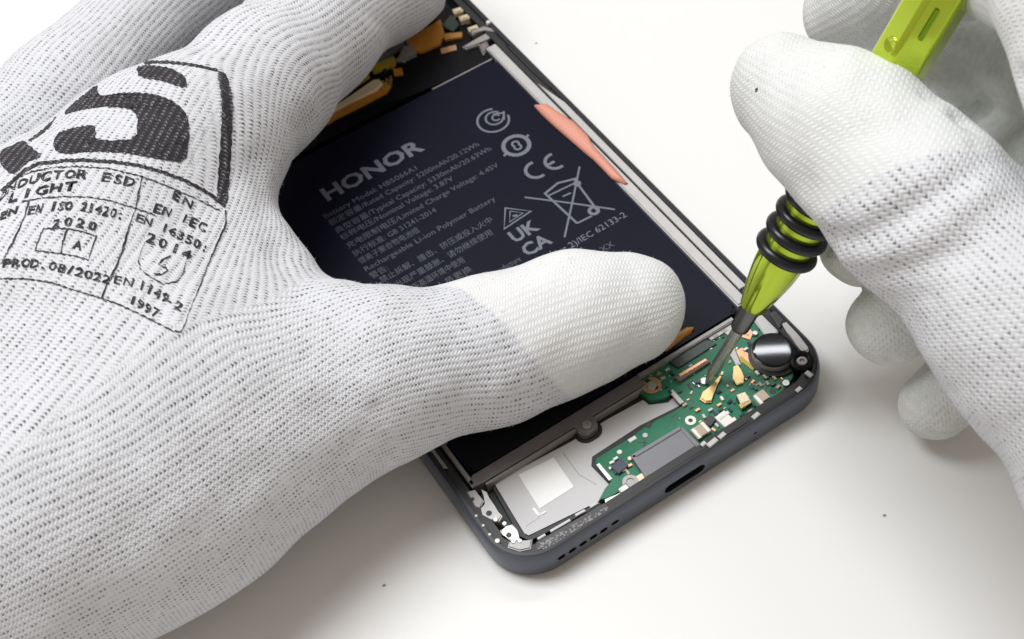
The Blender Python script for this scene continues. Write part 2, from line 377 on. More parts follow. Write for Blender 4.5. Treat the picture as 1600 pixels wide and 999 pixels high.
# many small passives
spots = [(956, 722), (962, 716), (975, 734), (981, 738), (961, 737), (984, 727), (955, 730), (1043, 577), (1050, 583), (1036, 590), (1030, 584),
         (1090, 640), (1100, 650), (1118, 645), (1120, 664), (1126, 640), (1124, 632), (1141, 640), (1148, 655), (1160, 648), (1172, 642), (1178, 632), (1180, 606), (1188, 600),
         (1168, 588), (1176, 596), (1199, 598), (1210, 590), (1195, 588), (1165, 545), (1172, 536), (1183, 582), (1198, 590), (1092, 596), (1118, 583), (1123, 612), (1128, 622), (1070, 632), (1047, 612), (1140, 627), (1110, 640), (1208, 600), (1216, 604), (1115, 671)]
for i, (a, b) in enumerate(spots):
    horiz = random.random() < 0.5
    w, h = (0.95, 0.5) if horiz else (0.5, 0.95)
    o = bbox('passive', a, b, w, h, 5.85 + 0.2 * random.random(), M[random.choice(['tan', 'chip', 'white', 'blue_chip', 'wall_grey', 'copper'])], random.choice([0, 0, 12, -8]), 0.04)
pcb_mm = [xy(a, b, ZB) for a, b in pcb_px]
def inside(x, y, poly):
    c = False
    for i in range(len(poly)):
        (x0, y0), (x1, y1) = poly[i - 1], poly[i]
        if (y0 > y) != (y1 > y) and x < (x1 - x0) * (y - y0) / (y1 - y0) + x0: c = not c
    return c
usb_mm = [xy(a, b, ZB) for a, b in ((980, 712), (1064, 660), (1098, 698), (1006, 756))]
made = 0
while made < 70:
    x, y = random.uniform(30, 72), random.uniform(3, 22)
    if not (inside(x, y, pcb_mm) and inside(x + 0.7, y, pcb_mm) and inside(x - 0.7, y, pcb_mm) and inside(x, y + 0.6, pcb_mm) and inside(x, y - 0.6, pcb_mm)) or inside(x, y, usb_mm): continue
    if x < 46 and random.random() < 0.75: continue
    w, h = random.choice([(0.6, 0.32), (0.32, 0.6), (0.8, 0.42), (0.42, 0.42)])
    B(slab('passive', rot_rect(x, y, w, h, random.choice([0, 0, 0, 30])), ZB - 0.05, ZB + random.uniform(0.12, 0.35), M[random.choice(['tan', 'chip', 'chip', 'wall_grey', 'copper', 'bright', 'blue_chip'])], None, 0.03)); made += 1
made = 0
while made < 34:
    x, y = random.uniform(44, 72), random.uniform(3, 22)
    if not (inside(x + 0.3, y, pcb_mm) and inside(x - 0.3, y, pcb_mm)) or inside(x, y, usb_mm): continue
    B(from_bm('solder_dot', lathe_bm([(0.22, ZB - 0.05), (0.2, ZB + 0.06), (0.1, ZB + 0.13), (0, ZB + 0.14)], 8, org=(x, y, 0)), M['bright'], None, 60)); made += 1
# fine copper traces under the mask
for i in range(26):
    a, b = random.choice([(1040, 668), (1020, 690), (975, 705), (1150, 610), (1200, 605), (1085, 625), (1120, 690), (960, 745), (1060, 650), (1130, 600)])
    cx, cy = xy(a + random.uniform(-22, 22), b + random.uniform(-10, 10), ZB + 0.01)
    ln = random.uniform(1, 4.5)
    if all(inside(cx + a_, cy + b_, pcb_mm) for a_, b_ in ((ln / 2, 0), (-ln / 2, 0), (0, ln / 2), (0, -ln / 2))):
        B(slab('trace', rot_rect(cx, cy, ln if i % 2 else 0.16, 0.16 if i % 2 else ln, random.choice([0, 0, 45])), ZB - 0.05, ZB + 0.015, M['pcb_dark'] if i % 3 else M['pcb'], None))

# vibration motor: black glossy cap in a silver rim
mx, my = xy(1208, 549, 7.0)
P(from_bm('motor_seat', lathe_bm([(0, 4.0), (5.0, 4.0), (5.0, 6.0), (4.3, 6.1), (0, 6.1)], 40, org=(mx + 0.1, my - 0.3, 0)), M['black'], None, 35))
mot = P(from_bm('vibration_motor', lathe_bm([(0, 4.5), (4.15, 4.5), (4.15, 6.9), (4.0, 7.15), (3.75, 7.22), (0, 7.24)], 48, org=(mx, my, 0)), M['bright'], None, 35))
mc = from_bm('motor_cap', lathe_bm([(0, 7.2), (4.0, 7.2), (4.05, 7.42), (4.0, 7.47), (3.9, 7.50)] + [(3.9 * k / 8, 7.50 + 0.05 * (1 - (k / 8) ** 2)) for k in range(7, -1, -1)], 64, org=(mx, my, 0)), M['motor'], None, 50)
mc.parent = mot
# corner metalwork beside the motor
P(pslab('corner_plate', [(1222, 505), (1229, 501), (1248, 524), (1265, 543), (1263, 549), (1255, 549), (1243, 536), (1232, 521)], 6.0, 7.35, M['wall_grey'], None, 0.25))
P(pslab('corner_plate', [(1203, 490), (1211, 484), (1226, 500), (1218, 511), (1212, 503)], 6.0, 7.45, M['chip'], None, 0.2))
sx, sy = xy(1253, 565, 7.0)
P(from_bm('screw_collar', lathe_bm([(2.3, 5.0), (2.3, 7.3), (1.7, 7.4), (1.2, 7.1), (1.2, 5.0)], 30, org=(sx, sy, 0)), M['shiny_black'], None, 35))
P(from_bm('screw', lathe_bm([(0, 6.9), (0.4, 6.9), (0.5, 7.3), (0.95, 7.3), (1.1, 6.9), (1.15, 6.0)], 24, org=(sx, sy, 0)), M['mid_grey'], None, 35))
for a, b, w, h in ((1181, 649, 1.7, 0.9), (1128, 680, 1.6, 0.9), (1113, 691, 2.3, 1.0), (1099, 693, 1.1, 0.8), (1248, 608, 1.3, 0.8), (1264, 584, 1.0, 1.5)):
    cx, cy = xy(a, b, 7.5); P(slab('ledge_pad', rot_rect(cx, cy, w, h, 8), 7.2, 7.5, M['wall_grey'], None, 0.1))
lx = [xy(a, b, 7.36) for a, b in ((1010, 757), (1090, 703), (1150, 672), (1232, 617), (1242, 600), (1246, 612), (1180, 652), (1095, 708), (1010, 765))]
P(slab('ledge_foam', lx, 6.0, 7.36, M['black'], None, 0.1))

# ---- battery
ZT = 6.6
bat = P(slab('battery', rrect(5.3, 68.6, 23.3, 114.6, 1.6), 3.0, ZT, M['battery'], None, 0.55))
P(slab('battery_tape', rrect(6.0, 30.0, 23.0, 40.0, 0.6), 6.2, 6.64, M['shiny_black'], None, 0.02))
P(slab('battery_seam', [(52, 114.75), (68.2, 114.55), (68.2, 114.9), (52, 115.1)], 6.1, 6.62, M['mid_grey'], None, 0.05))
def BT(o):
    o.parent = bat; o.matrix_parent_inverse = Matrix.Identity(4); return o
_font_cache = {}
def text_geo(txt, size, bold=False, spacing=1.0):
    cu = bpy.data.curves.new('tmp', 'FONT'); cu.body = txt; cu.size = size; cu.resolution_u = 2
    cu.space_character = spacing
    if bold: cu.offset = size * 0.03
    o = bpy.data.objects.new('tmp', cu); col.objects.link(o)
    me = bpy.data.meshes.new_from_object(o.evaluated_get(bpy.context.evaluated_depsgraph_get()))
    v = np.array([tuple(p.co) for p in me.vertices]) if len(me.vertices) else np.zeros((0, 3))
    f = [tuple(p.vertices) for p in me.polygons]
    bpy.data.objects.remove(o); bpy.data.curves.remove(cu); bpy.data.meshes.remove(me)
    return v, f
def batt_text(name, txt, x, y, size, mat, width=None, bold=False, z=ZT + 0.012):
    v, f = text_geo(txt, size, bold)
    if not len(v): return None
    v = v.copy(); v[:, 0] -= v[:, 0].min()
    if width: v[:, 0] *= width / max(v[:, 0].max(), 1e-6)
    v[:, 0] += x; v[:, 1] += y; v[:, 2] = z
    return BT(new_mesh(name, v, f, mat))
batt_text('logo_text', 'HONOR', 16.0, 99.8, 5.6, M['ink'], 25.0, True)
def cxy(a, b): return xy(430 + a / 2.628, 100 + b / 2.628, ZT)
lines = [('Battery Model: HB5066A1', 580, 428), ('额定容量/Rated Capacity: 5200mAh/20.12Wh', 835, 330), ('典型容量/Typical Capacity: 5330mAh/20.63Wh', 885, 348),
         ('标称电压/Nominal Voltage: 3.87V', 730, 470), ('充电限制电压/Limited Charge Voltage: 4.45V', 915, 415), ('执行标准: GB 31241-2014', 660, 600),
         ('锂离子聚合物电池组', 590, 682), ('Rechargeable Li-ion Polymer Battery', 902, 553), ('警告:', 462, 838),
         ('• 禁止拆解、撞击、挤压或投入火中', 890, 640), ('• 若出现严重鼓胀、请勿继续使用', 890, 692), ('• 请勿置于高温环境中使用', 775, 806), ('• 请由专业人员更换', 805, 842)]
for k, (t, a, b) in enumerate(lines):
    x1, y1 = cxy(a, b)
    xs = 13.2
    batt_text('label_text', t, xs, y1 - 0.5, 2.0, M['ink_dim'], max(x1 - xs, 4))
x1, y1 = cxy(1442, 622); x0, y0 = cxy(1040, 830)
batt_text('label_text', '62133 (Part 2)/IEC 62133-2', x0 - 2, (y0 + y1) / 2 - 0.9, 2.3, M['ink'], x1 - x0 + 2)
x1, y1 = cxy(1010, 805); x0, y0 = cxy(890, 872)
batt_text('label_text', 'Manufacture', x0, y0 - 0.2, 2.0, M['ink_dim'], x1 - x0)
x0, y0 = cxy(1345, 775); batt_text('label_text', 'XX', x0, y0, 2.2, M['ink_dim'])
# marks drawn as strokes
def stroke_geo(pts, w, closed=False):
    v, f = [], []
    n = len(pts); P2 = [Vector(p) for p in pts]
    for i in range(n):
        a = P2[(i - 1) % n] if (closed or i > 0) else P2[i]
        b = P2[(i + 1) % n] if (closed or i < n - 1) else P2[i]
        d = (b - a); d = d.normalized() if d.length > 1e-9 else Vector((1, 0)); nn = Vector((-d.y, d.x)) * w / 2
        v += [P2[i] + nn, P2[i] - nn]
    m = n if closed else n - 1
    for i in range(m):
        j = (i + 1) % n; f.append((2 * i, 2 * i + 1, 2 * j + 1, 2 * j))
    return v, f
def arc(cx, cy, r, a0, a1, n=20): return [(cx + r * math.cos(math.radians(a0 + (a1 - a0) * k / n)), cy + r * math.sin(math.radians(a0 + (a1 - a0) * k / n))) for k in range(n + 1)]
def batt_mark(name, strokes, mat=None):
    V, Fc = [], []
    for i, (pts, w, closed) in enumerate(strokes):
        v, f = stroke_geo(pts, w, closed); o = len(V)
        V += [(p[0], p[1], ZT + 0.012 + 0.002 * i) for p in v]; Fc += [tuple(q + o for q in g) for g in f]
    return BT(new_mesh(name, V, Fc, mat or M['ink']))
cx, cy = cxy(895, 232)
batt_mark('swirl_mark', [(arc(cx, cy, 3.6, 60, 350), 0.5, False), (arc(cx + 0.6, cy + 0.4, 2.0, 30, 330), 0.45, False), (arc(cx + 1.0, cy + 0.3, 0.9, 0, 300), 0.4, False), ([(cx + 1, cy + 1.6), (cx + 3.4, cy + 0.4)], 0.45, False), ([(cx + 2, cy - 1.4), (cx + 3.4, cy + 0.9)], 0.45, False)])
cx, cy = cxy(990, 335)
batt_mark('round_mark', [(arc(cx, cy, 2.9, 0, 345), 0.95, True), (arc(cx + 0.1, cy + 0.5, 0.75, -40, 230), 0.5, False), (arc(cx, cy - 0.6, 0.75, 140, 410), 0.5, False), ([(cx - 3.9, cy - 1.0), (cx - 3.2, cy - 0.7)], 0.6, False), ([(cx + 3.1, cy + 0.7), (cx + 3.9, cy + 1.0)], 0.6, False)])
cx, cy = cxy(1062, 440); dx, dy = cxy(1138, 402)
batt_mark('ce_mark', [(arc(cx + 0.6, cy, 2.3, 75, 285), 0.75, False), (arc(dx + 0.6, dy - 0.2, 2.2, 75, 285), 0.75, False), ([(dx - 1.5, dy - 0.2), (dx + 0.4, dy - 0.2)], 0.7, False)])
def L2(*pts): return [cxy(a, b) for a, b in pts]
batt_mark('crossed_bin_mark', [(L2((1025, 548), (1200, 570), (1395, 598)), 0.42, False), (L2((1250, 422), (1222, 560), (1188, 712)), 0.42, False),
     (L2((1105, 530), (1240, 655)), 0.5, False), (L2((1225, 470), (1330, 612)), 0.5, False), (L2((1105, 535), (1160, 490), (1240, 470)), 0.55, False), (L2((1115, 545), (1240, 485)), 0.4, False), (L2((1240, 655), (1300, 625)), 0.45, False),
     (arc(*cxy(1308, 603), 0.95, 0, 345), 0.75, True), (L2((1180, 545), (1215, 530)), 0.4, False), (arc(*cxy(1240, 492), 0.6, 0, 345), 0.5, True)])
batt_mark('recycling_mark', [(L2((945, 592), (1050, 605), (940, 678)), 0.55, True), (L2((965, 605), (1018, 612), (962, 650)), 0.4, True), (L2((975, 625), (995, 622)), 0.5, False)])
x0, y0 = cxy(985, 742); 
def uk(name, txt, a, b, size):
    x, y = cxy(a, b); batt_text(name, txt, x, y, size, M['ink'], None, True)
uk('ukca_mark', 'UK', 985, 735, 4.6); uk('ukca_mark', 'CA', 1035, 792, 4.6)
batt_mark('ring_mark', [(arc(*cxy(1222, 795), 2.4, 0, 345), 0.35, True)], M['ink_dim'])

# pull tab: a curved tongue of pink film leaning on the wall
def curved_tab(name, mat, left_px, right_px, z_left, z_right):
    V, Fc = [], []; n = len(left_px); m = 6
    for i in range(n):
        a = np.array(at(*left_px[i], z_left)); b = np.array(at(*right_px[i], z_right[i]))
        for j in range(m + 1):
            t = j / m; p = a * (1 - t) + b * t; p[2] += 0.5 * math.sin(math.pi * t); V.append(p)
    for i in range(n - 1):
        for j in range(m):
            q = i * (m + 1) + j; Fc.append((q, q + 1, q + m + 2, q + m + 1))
    o = new_mesh(name, V, Fc, mat, None, True)
    md = o.modifiers.new('s', 'SOLIDIFY'); md.thickness = 0.12 * S
    return P(o)
def cp(a, b): return (800 + a / 4.995, 100 + b / 4.995)
curved_tab('pull_tab', M['pink'],
    [cp(178, 335), cp(225, 392), cp(330, 490), cp(440, 585), cp(560, 690), cp(640, 755), cp(700, 815), cp(780, 900), cp(880, 948)],
    [cp(182, 332), cp(268, 315), cp(370, 385), cp(480, 452), cp(590, 560), cp(638, 650), cp(720, 735), cp(800, 820), cp(905, 940)], 6.75,
    [7.0, 7.4, 7.6, 7.6, 7.5, 7.3, 7.1, 7.0, 6.8])
# amber flex cable showing under the thumb, bottom of the battery
curved_tab('flex_cable', M['amber'], [(1040, 552), (1055, 540), (1070, 528), (1080, 522)], [(1042, 528), (1058, 520), (1074, 512), (1085, 512)], 6.4, [6.9, 7.0, 7.1, 7.0])

# ---- top board and connectors above the battery
top = P(slab('upper_board', [(4.5, 117.5), (68.5, 117.5), (70.5, 121), (70.5, 158), (4.5, 158)], 3.0, 5.2, M['shiny_black'], None, 0.05))
P(slab('upper_shield', rrect(20, 55, 132, 156, 1.5), 5.2, 6.4, M['usb'], None, 0.2))
P(pslab('black_foam', [(520, 190), (600, 150), (640, 108), (700, 82), (770, 70), (775, 92), (640, 150)], 3.0, 5.6, M['shiny_black'], None, 0.1))
P(pslab('flex_cable', [(500, 195), (560, 166), (604, 143), (610, 133), (598, 128), (540, 155), (496, 182)], 4.5, 6.4, M['amber'], None, 0.08))
P(pslab('connector', [(497, 187), (515, 172), (583, 124), (592, 123), (598, 130), (588, 140), (545, 160), (508, 181)], 6.3, 6.95, M['cream'], None, 0.5))
for i in range(3):
    for j in range(3):
        cx, cy = xy(598 + i * 6 - j * 0.5, 127 - i * 3.6 + j * 5, 6.5)
        P(slab('connector_pin', rot_rect(cx, cy, 0.55, 0.55), 4.5, 6.5, M['gold'], None, 0.1))
P(pslab('flex_cable', [(545, 130), (572, 110), (578, 120), (552, 138)], 4.8, 5.70, M['yellow'], None, 0.04))
P(pslab('flex_cable', [(578, 104), (612, 88), (620, 92), (616, 102), (584, 114)], 4.8, 5.80, M['yellow'], None, 0.04))
P(pslab('flex_cable', [(614, 108), (628, 106), (630, 116), (616, 118)], 4.8, 5.70, M['amber'], None, 0.04))
P(pslab('bracket', [(630, 72), (642, 68), (650, 82), (636, 88), (620, 92)], 4.8, 6.6, M['mid_grey'], None, 0.2))
P(pslab('flex_cable', [(634, 64), (688, 30), (694, 50), (688, 68), (660, 80), (644, 80)], 4.8, 6.00, M['amber'], None, 0.04))
P(pslab('flex_cable', [(692, 53), (722, 50), (722, 58), (695, 62)], 4.8, 5.90, M['amber'], None, 0.04))
P(pslab('flex_cable', [(688, 76), (712, 70), (714, 78), (690, 84)], 4.8, 5.50, M['copper'], None, 0.04))
P(pslab('chip', [(690, 40), (705, 22), (718, 38), (708, 50)], 4.8, 6.2, M['pcb_dark'], None, 0.1))
for a, b, w, h in ((715, 15, 2.3, 1.7), (725, 26, 2.3, 1.6), (739, 43, 2.4, 1.5)):
    cx, cy = xy(a, b, 6.9); P(slab('contact_spring', rot_rect(cx, cy, w, h, -12), 4.8, 6.9, M['cream'], None, 0.3))
P(pslab('frame_wall', [(722, 72), (745, 62), (757, 52), (768, 50), (772, 58), (762, 60), (750, 68), (728, 76)], 3.2, 6.5, M['mid_grey'], None, 0.3))
P(pslab('frame_wall', [(735, 47), (757, 40), (780, 46), (776, 52), (757, 46), (738, 54)], 3.2, 6.9, M['mid_grey'], None, 0.3))
for k_ in range(26):
    a, b = random.uniform(600, 715), 0; b = 150 - (a - 560) * 0.62 + random.uniform(-34, -6)
    cx, cy = xy(a, b, 5.6)
    P(slab('passive', rot_rect(cx, cy, random.uniform(0.4, 1.3), random.uniform(0.3, 0.7), random.choice([0, 0, 20, -35])), 4.8, 5.6 + random.uniform(0, 0.5), M[random.choice(['gold', 'amber', 'chip', 'tan', 'pcb_dark', 'mid_grey'])], None, 0.05))
disc('solder_bump', 763, 34, 6.0, 7.5, 0.6, M['white'], 16, 0.2)
P(pslab('bracket', [(748, 70), (760, 62), (764, 72), (755, 86)], 4.5, 6.4, M['dark_grey'], None, 0.3))
P(pslab('top_ledge', [(790, 70), (806, 78), (835, 106), (870, 142), (858, 136), (828, 108)], 6.6, 7.16, M['black'], None, 0.05))

# ------------------------------------------------------------------ screwdriver
TIP = np.array(at(1104, 598, 6.1)); TOPP = np.array(at(1477, -20, 84.0))
AX = (TOPP - TIP) / np.linalg.norm(TOPP - TIP)
def axis_h(px, py):
    """height along the driver's axis whose picture is nearest the pixel"""
    best = None
    for h in np.linspace(0, 110, 1101):
        q = RM @ (TIP + AX * h - CAM); d = (800 + F_PX * q[0] / q[2] - px) ** 2 + (499.5 + F_PX * q[1] / q[2] - py) ** 2
        if best is None or d < best[0]: best = (d, h)
    return best[1]
drv = bpy.data.objects.new('screwdriver', None); col.objects.link(drv); drv.location = Vector(TIP * S)
tag(drv, 'lime green precision screwdriver with black rubber rings held over the circuit board', 'screwdriver')
def D(o):
    o.parent = drv; o.matrix_parent_inverse = Matrix.Translation(drv.location).inverted(); return o
hs = axis_h(1148, 510); hc = axis_h(1172, 478); hr = axis_h(1228, 395); ht = 112.0
kw = dict(org=tuple(TIP), axis=tuple(AX))
D(from_bm('blade', lathe_bm([(0, 0), (0.35, 0.0), (0.62, 1.2), (0.8, 2.2), (1.12, 3.0), (1.15, hs - 0.5), (1.3, hs)], 28, **kw), M['steel'], None, 35))
D(from_bm('ferrule', lathe_bm([(1.25, hs - 0.4), (1.65, hs), (1.78, hs + 0.5), (1.78, hc + 1.0), (0, hc + 1.0)], 28, **kw), M['steel_dark'], None, 35))
R0 = 4.45
prof = [(0, hc - 0.3), (1.9, hc - 0.3), (2.35, hc), (2.5, hc + 0.5)]
for k in range(1, 9):
    t = k / 8; prof.append((2.5 + (R0 - 2.5) * (math.sin(t * math.pi / 2) ** 1.05), hc + 0.5 + (hr - hc - 1.0) * t))
ring_h = [hr + 0.6, hr + 4.5, hr + 8.3, hr + 12.0]
top_ring = ring_h[-1] + 2
for rh in ring_h:
    prof += [(R0, rh - 1.05), (R0 - 0.6, rh - 0.75), (R0 - 0.6, rh + 0.75), (R0, rh + 1.05)]
prof += [(R0, top_ring + 1.0), (R0 + 0.12, top_ring + 2.4)]
hh = top_ring + 2.4
for k in range(1, 8): prof.append((R0 + 0.12 + 0.25 * k / 7, hh + (ht - hh) * k / 7))
prof.append((0, ht))
def hexish(a, h):
    if hc + 0.6 < h < hr - 1.2:
        b = (a + 0.25) % (math.pi / 3) - math.pi / 6
        return 1.0 - 0.055 * math.exp(-(b / 0.13) ** 2) * math.sin(math.pi * (h - hc - 0.6) / (hr - hc - 1.8)) ** 0.5
    if h < top_ring + 1.5: return 1.0
    t = min((h - top_ring - 1.5) / 3.0, 1.0)
    b = (a + math.radians(12)) % (math.pi / 3) - math.pi / 6
    flat = math.cos(math.pi / 6) / math.cos(b) * 1.075
    return 1 + t * (min(flat, 1.03) - 1)
D(from_bm('handle', lathe_bm(prof, 144, square=hexish, **kw), M['lime'], None, 28))
for rh in ring_h:
    bmr = bmesh.new(); rr, rc = 1.12, R0 + 0.3
    pr = [(rc + rr * math.cos(2 * math.pi * k / 16), rh + rr * math.sin(2 * math.pi * k / 16)) for k in range(17)]
    lathe_bm(pr, 56, bm=bmr, **kw); bmesh.ops.remove_doubles(bmr, verts=bmr.verts, dist=1e-4)
    D(from_bm('grip_ring', bmr, M['rubber'], None, 60))

# a slot and a dimple in the handle, facing the eye
def on_handle(px, py, lift=0.0):
    h = axis_h(px, py); c = TIP + AX * h; v = CAM - c; v -= (v @ AX) * AX; v /= np.linalg.norm(v)
    return c, v, h
side_v = None
def handle_bar(name, px0, px1, off, w, mat):
    V, Fc = [], []
    for k in range(9):
        t = k / 8; px = px0[0] * (1 - t) + px1[0] * t; py = px0[1] * (1 - t) + px1[1] * t
        c, v, h = on_handle(px, py); sd = np.cross(AX, v)
        for o_ in (off - w / 2, off + w / 2):
            hs_ = h - hh; R_ = R0 + 0.12 + 0.25 * max(hs_, 0) / (ht - hh)
            V.append(c + sd * o_ + v * (math.sqrt(max((R_ * 1.02) ** 2 - o_ * o_, 0.1)) + 0.03))
    for k in range(8): Fc.append((2 * k, 2 * k + 1, 2 * k + 3, 2 * k + 2))
    D(new_mesh(name, V, Fc, mat))
handle_bar('handle_slot', (1458, -6), (1434, 42), 0.9, 0.75, M['lime_dark'])
c_, v_, h_ = on_handle(1404, 60); sd_ = np.cross(AX, v_)
pd = c_ + (sd_ * -2.6 + v_ * 3.5) / np.linalg.norm(sd_ * -2.6 + v_ * 3.5) * 4.5
D(from_bm('handle_dimple', lathe_bm([(0.0, 0.05), (0.7, 0.08), (0.95, 0.2), (1.2, 0.22), (1.35, 0.05), (1.35, -0.5)], 24, org=tuple(pd), axis=tuple(pd - c_)), M['lime'], None, 40))

# ------------------------------------------------------------------ gloves
def smin(a, b, k):
    h = np.clip(0.5 + 0.5 * (b - a) / k, 0, 1)
    return b * (1 - h) + a * h - k * h * (1 - h)
def cone(X, Y, Z, a, b, ra, rb):
    ab = b - a; L2_ = float(ab @ ab)
    px_, py_, pz_ = X - a[0], Y - a[1], Z - a[2]
    t = np.clip((px_ * ab[0] + py_ * ab[1] + pz_ * ab[2]) / L2_, 0, 1)
    return np.sqrt((px_ - t * ab[0]) ** 2 + (py_ - t * ab[1]) ** 2 + (pz_ - t * ab[2]) ** 2) - (ra + t * (rb - ra))
def chain_pts(spec):
    """(pixel x, pixel y, height mm, radius px) -> 3D joints and radii in mm"""
    return [np.array(at(a, b, z)) for a, b, z, r in spec], [r * mm_px(a, b, z) for a, b, z, r in spec]
def sdf_field(groups, joins, X, Y, Z):
    total = None
    for (spec, kin), kj in zip(groups, joins):
        pts, rad = chain_pts(spec); d = None
        for i in range(len(pts) - 1):
            c = cone(X, Y, Z, pts[i].astype(np.float32), pts[i + 1].astype(np.float32), rad[i], rad[i + 1])
            d = c if d is None else smin(d, c, kin)
        total = d if total is None else smin(total, d, kj)
    return total
def surface_nets(groups, joins, lo, hi, step, extra=None):
    ax = [np.arange(lo[i], hi[i] + step, step, dtype=np.float32) for i in range(3)]
    X, Y, Z = np.meshgrid(*ax, indexing='ij', sparse=True)
    d = sdf_field(groups, joins, X, Y, Z)
    if extra is not None: d = extra(d, X, Y, Z)
    d = d.astype(np.float32)
    s = d < 0
    nx, ny, nz = d.shape
    cnt = np.zeros((nx - 1, ny - 1, nz - 1), np.int8)
    for i in (0, 1):
        for j in (0, 1):
            for k in (0, 1): cnt += s[i:nx - 1 + i, j:ny - 1 + j, k:nz - 1 + k]
    act = (cnt > 0) & (cnt < 8)
    ids = np.full(cnt.shape, -1, np.int64); I = np.argwhere(act); ids[act] = np.arange(len(I))
    acc = np.zeros((len(I), 3)); n = np.zeros(len(I))
    corners = [(i, j, k) for i in (0, 1) for j in (0, 1) for k in (0, 1)]
    for a in corners:
        for ax_ in range(3):
            if a[ax_] == 1: continue
            b = list(a); b[ax_] = 1
            va = d[I[:, 0] + a[0], I[:, 1] + a[1], I[:, 2] + a[2]]; vb = d[I[:, 0] + b[0], I[:, 1] + b[1], I[:, 2] + b[2]]
            cr = (va < 0) != (vb < 0)
            t = np.where(cr, va / np.where(cr, va - vb, 1), 0)
            p = np.tile(np.array(a, float), (len(I), 1)); p[:, ax_] += t
            acc[cr] += p[cr]; n[cr] += 1
    V = (I + acc / n[:, None]) * step + np.array(lo)
    faces = []
    for ax_ in range(3):
        sl0 = [slice(None)] * 3; sl1 = [slice(None)] * 3
        sl0[ax_] = slice(0, -1); sl1[ax_] = slice(1, None)
        cr = s[tuple(sl0)] != s[tuple(sl1)]
        E_ = np.argwhere(cr); u, w = [(1, 2), (2, 0), (0, 1)][ax_]
        lim = cnt.shape
        ok = (E_[:, u] > 0) & (E_[:, w] > 0) & (E_[:, u] < lim[u]) & (E_[:, w] < lim[w])
        E_ = E_[ok]
        q = []
        for du, dw in ((-1, -1), (0, -1), (0, 0), (-1, 0)):
            C = E_.copy(); C[:, u] += du; C[:, w] += dw; q.append(ids[C[:, 0], C[:, 1], C[:, 2]])
        q = np.stack(q, 1)
        flip = ~s[E_[:, 0], E_[:, 1], E_[:, 2]]
        q[flip] = q[flip][:, ::-1]
        faces.append(q)
    Fq = np.concatenate(faces); Fq = Fq[(Fq >= 0).all(1)]
    return V, Fq
def project(V, fn, it=2):
    e = 0.05
    for _ in range(it + 1):
        x, y, z = V[:, 0], V[:, 1], V[:, 2]
        d = fn(x, y, z)
        g = np.stack([fn(x + e, y, z) - fn(x - e, y, z), fn(x, y + e, z) - fn(x, y - e, z), fn(x, y, z + e) - fn(x, y, z - e)], 1) / (2 * e)
        gl = np.linalg.norm(g, axis=1, keepdims=True) + 1e-9
        if _ == it: return V, g / gl
        V = V - g / gl ** 2 * d[:, None]
def catmull(pts, per=14):
    P_ = [pts[0] * 2 - pts[1]] + list(pts) + [pts[-1] * 2 - pts[-2]]; out = []
    for i in range(1, len(P_) - 2):
        for k in range(per):
            t = k / per
            a, b, c, d = P_[i - 1], P_[i], P_[i + 1], P_[i + 2]
            out.append(0.5 * ((2 * b) + (-a + c) * t + (2 * a - 5 * b + 4 * c - d) * t * t + (-a + 3 * b - 3 * c + d) * t ** 3))
    out.append(P_[-2]); return np.array(out)
def chart(V, joints, radii, up):
    """knit coordinates round a bone: u round the limb, v along it, and the distance from the bone"""
    C = catmull(joints); rl = np.interp(np.linspace(0, len(joints) - 1, len(C)), np.arange(len(joints)), np.broadcast_to(radii, len(joints))); seg = np.linalg.norm(np.diff(C, axis=0), axis=1); s = np.r_[0, np.cumsum(seg)]
    tan = np.gradient(C, axis=0); tan /= np.linalg.norm(tan, axis=1, keepdims=True)
    # smooth weighting over the samples keeps the coordinates continuous
    out_v = np.empty(len(V)); out_u = np.empty(len(V)); out_d = np.empty(len(V))
    for i0 in range(0, len(V), 20000):
        v = V[i0:i0 + 20000]
        D2 = ((v[:, None, :] - C[None]) ** 2).sum(2); m = D2.min(1)
        w = np.exp(-(D2 - m[:, None]) / (2 * 26.0)); w /= w.sum(1, keepdims=True)
        c = w @ C; t = w @ tan; t /= np.linalg.norm(t, axis=1, keepdims=True); ss = w @ s; rr_ = w @ rl
        rel = v - c; al = (rel * t).sum(1); ss = ss + al; rel = rel - al[:, None] * t
        U = up - (t @ up)[:, None] * t; U /= np.linalg.norm(U, axis=1, keepdims=True)
        Wv = np.cross(t, U)
        out_u[i0:i0 + 20000] = np.arctan2((rel * Wv).sum(1), (rel * U).sum(1)) * rr_
        out_v[i0:i0 + 20000] = ss; out_d[i0:i0 + 20000] = np.sqrt(m)
    return out_u, out_v, out_d

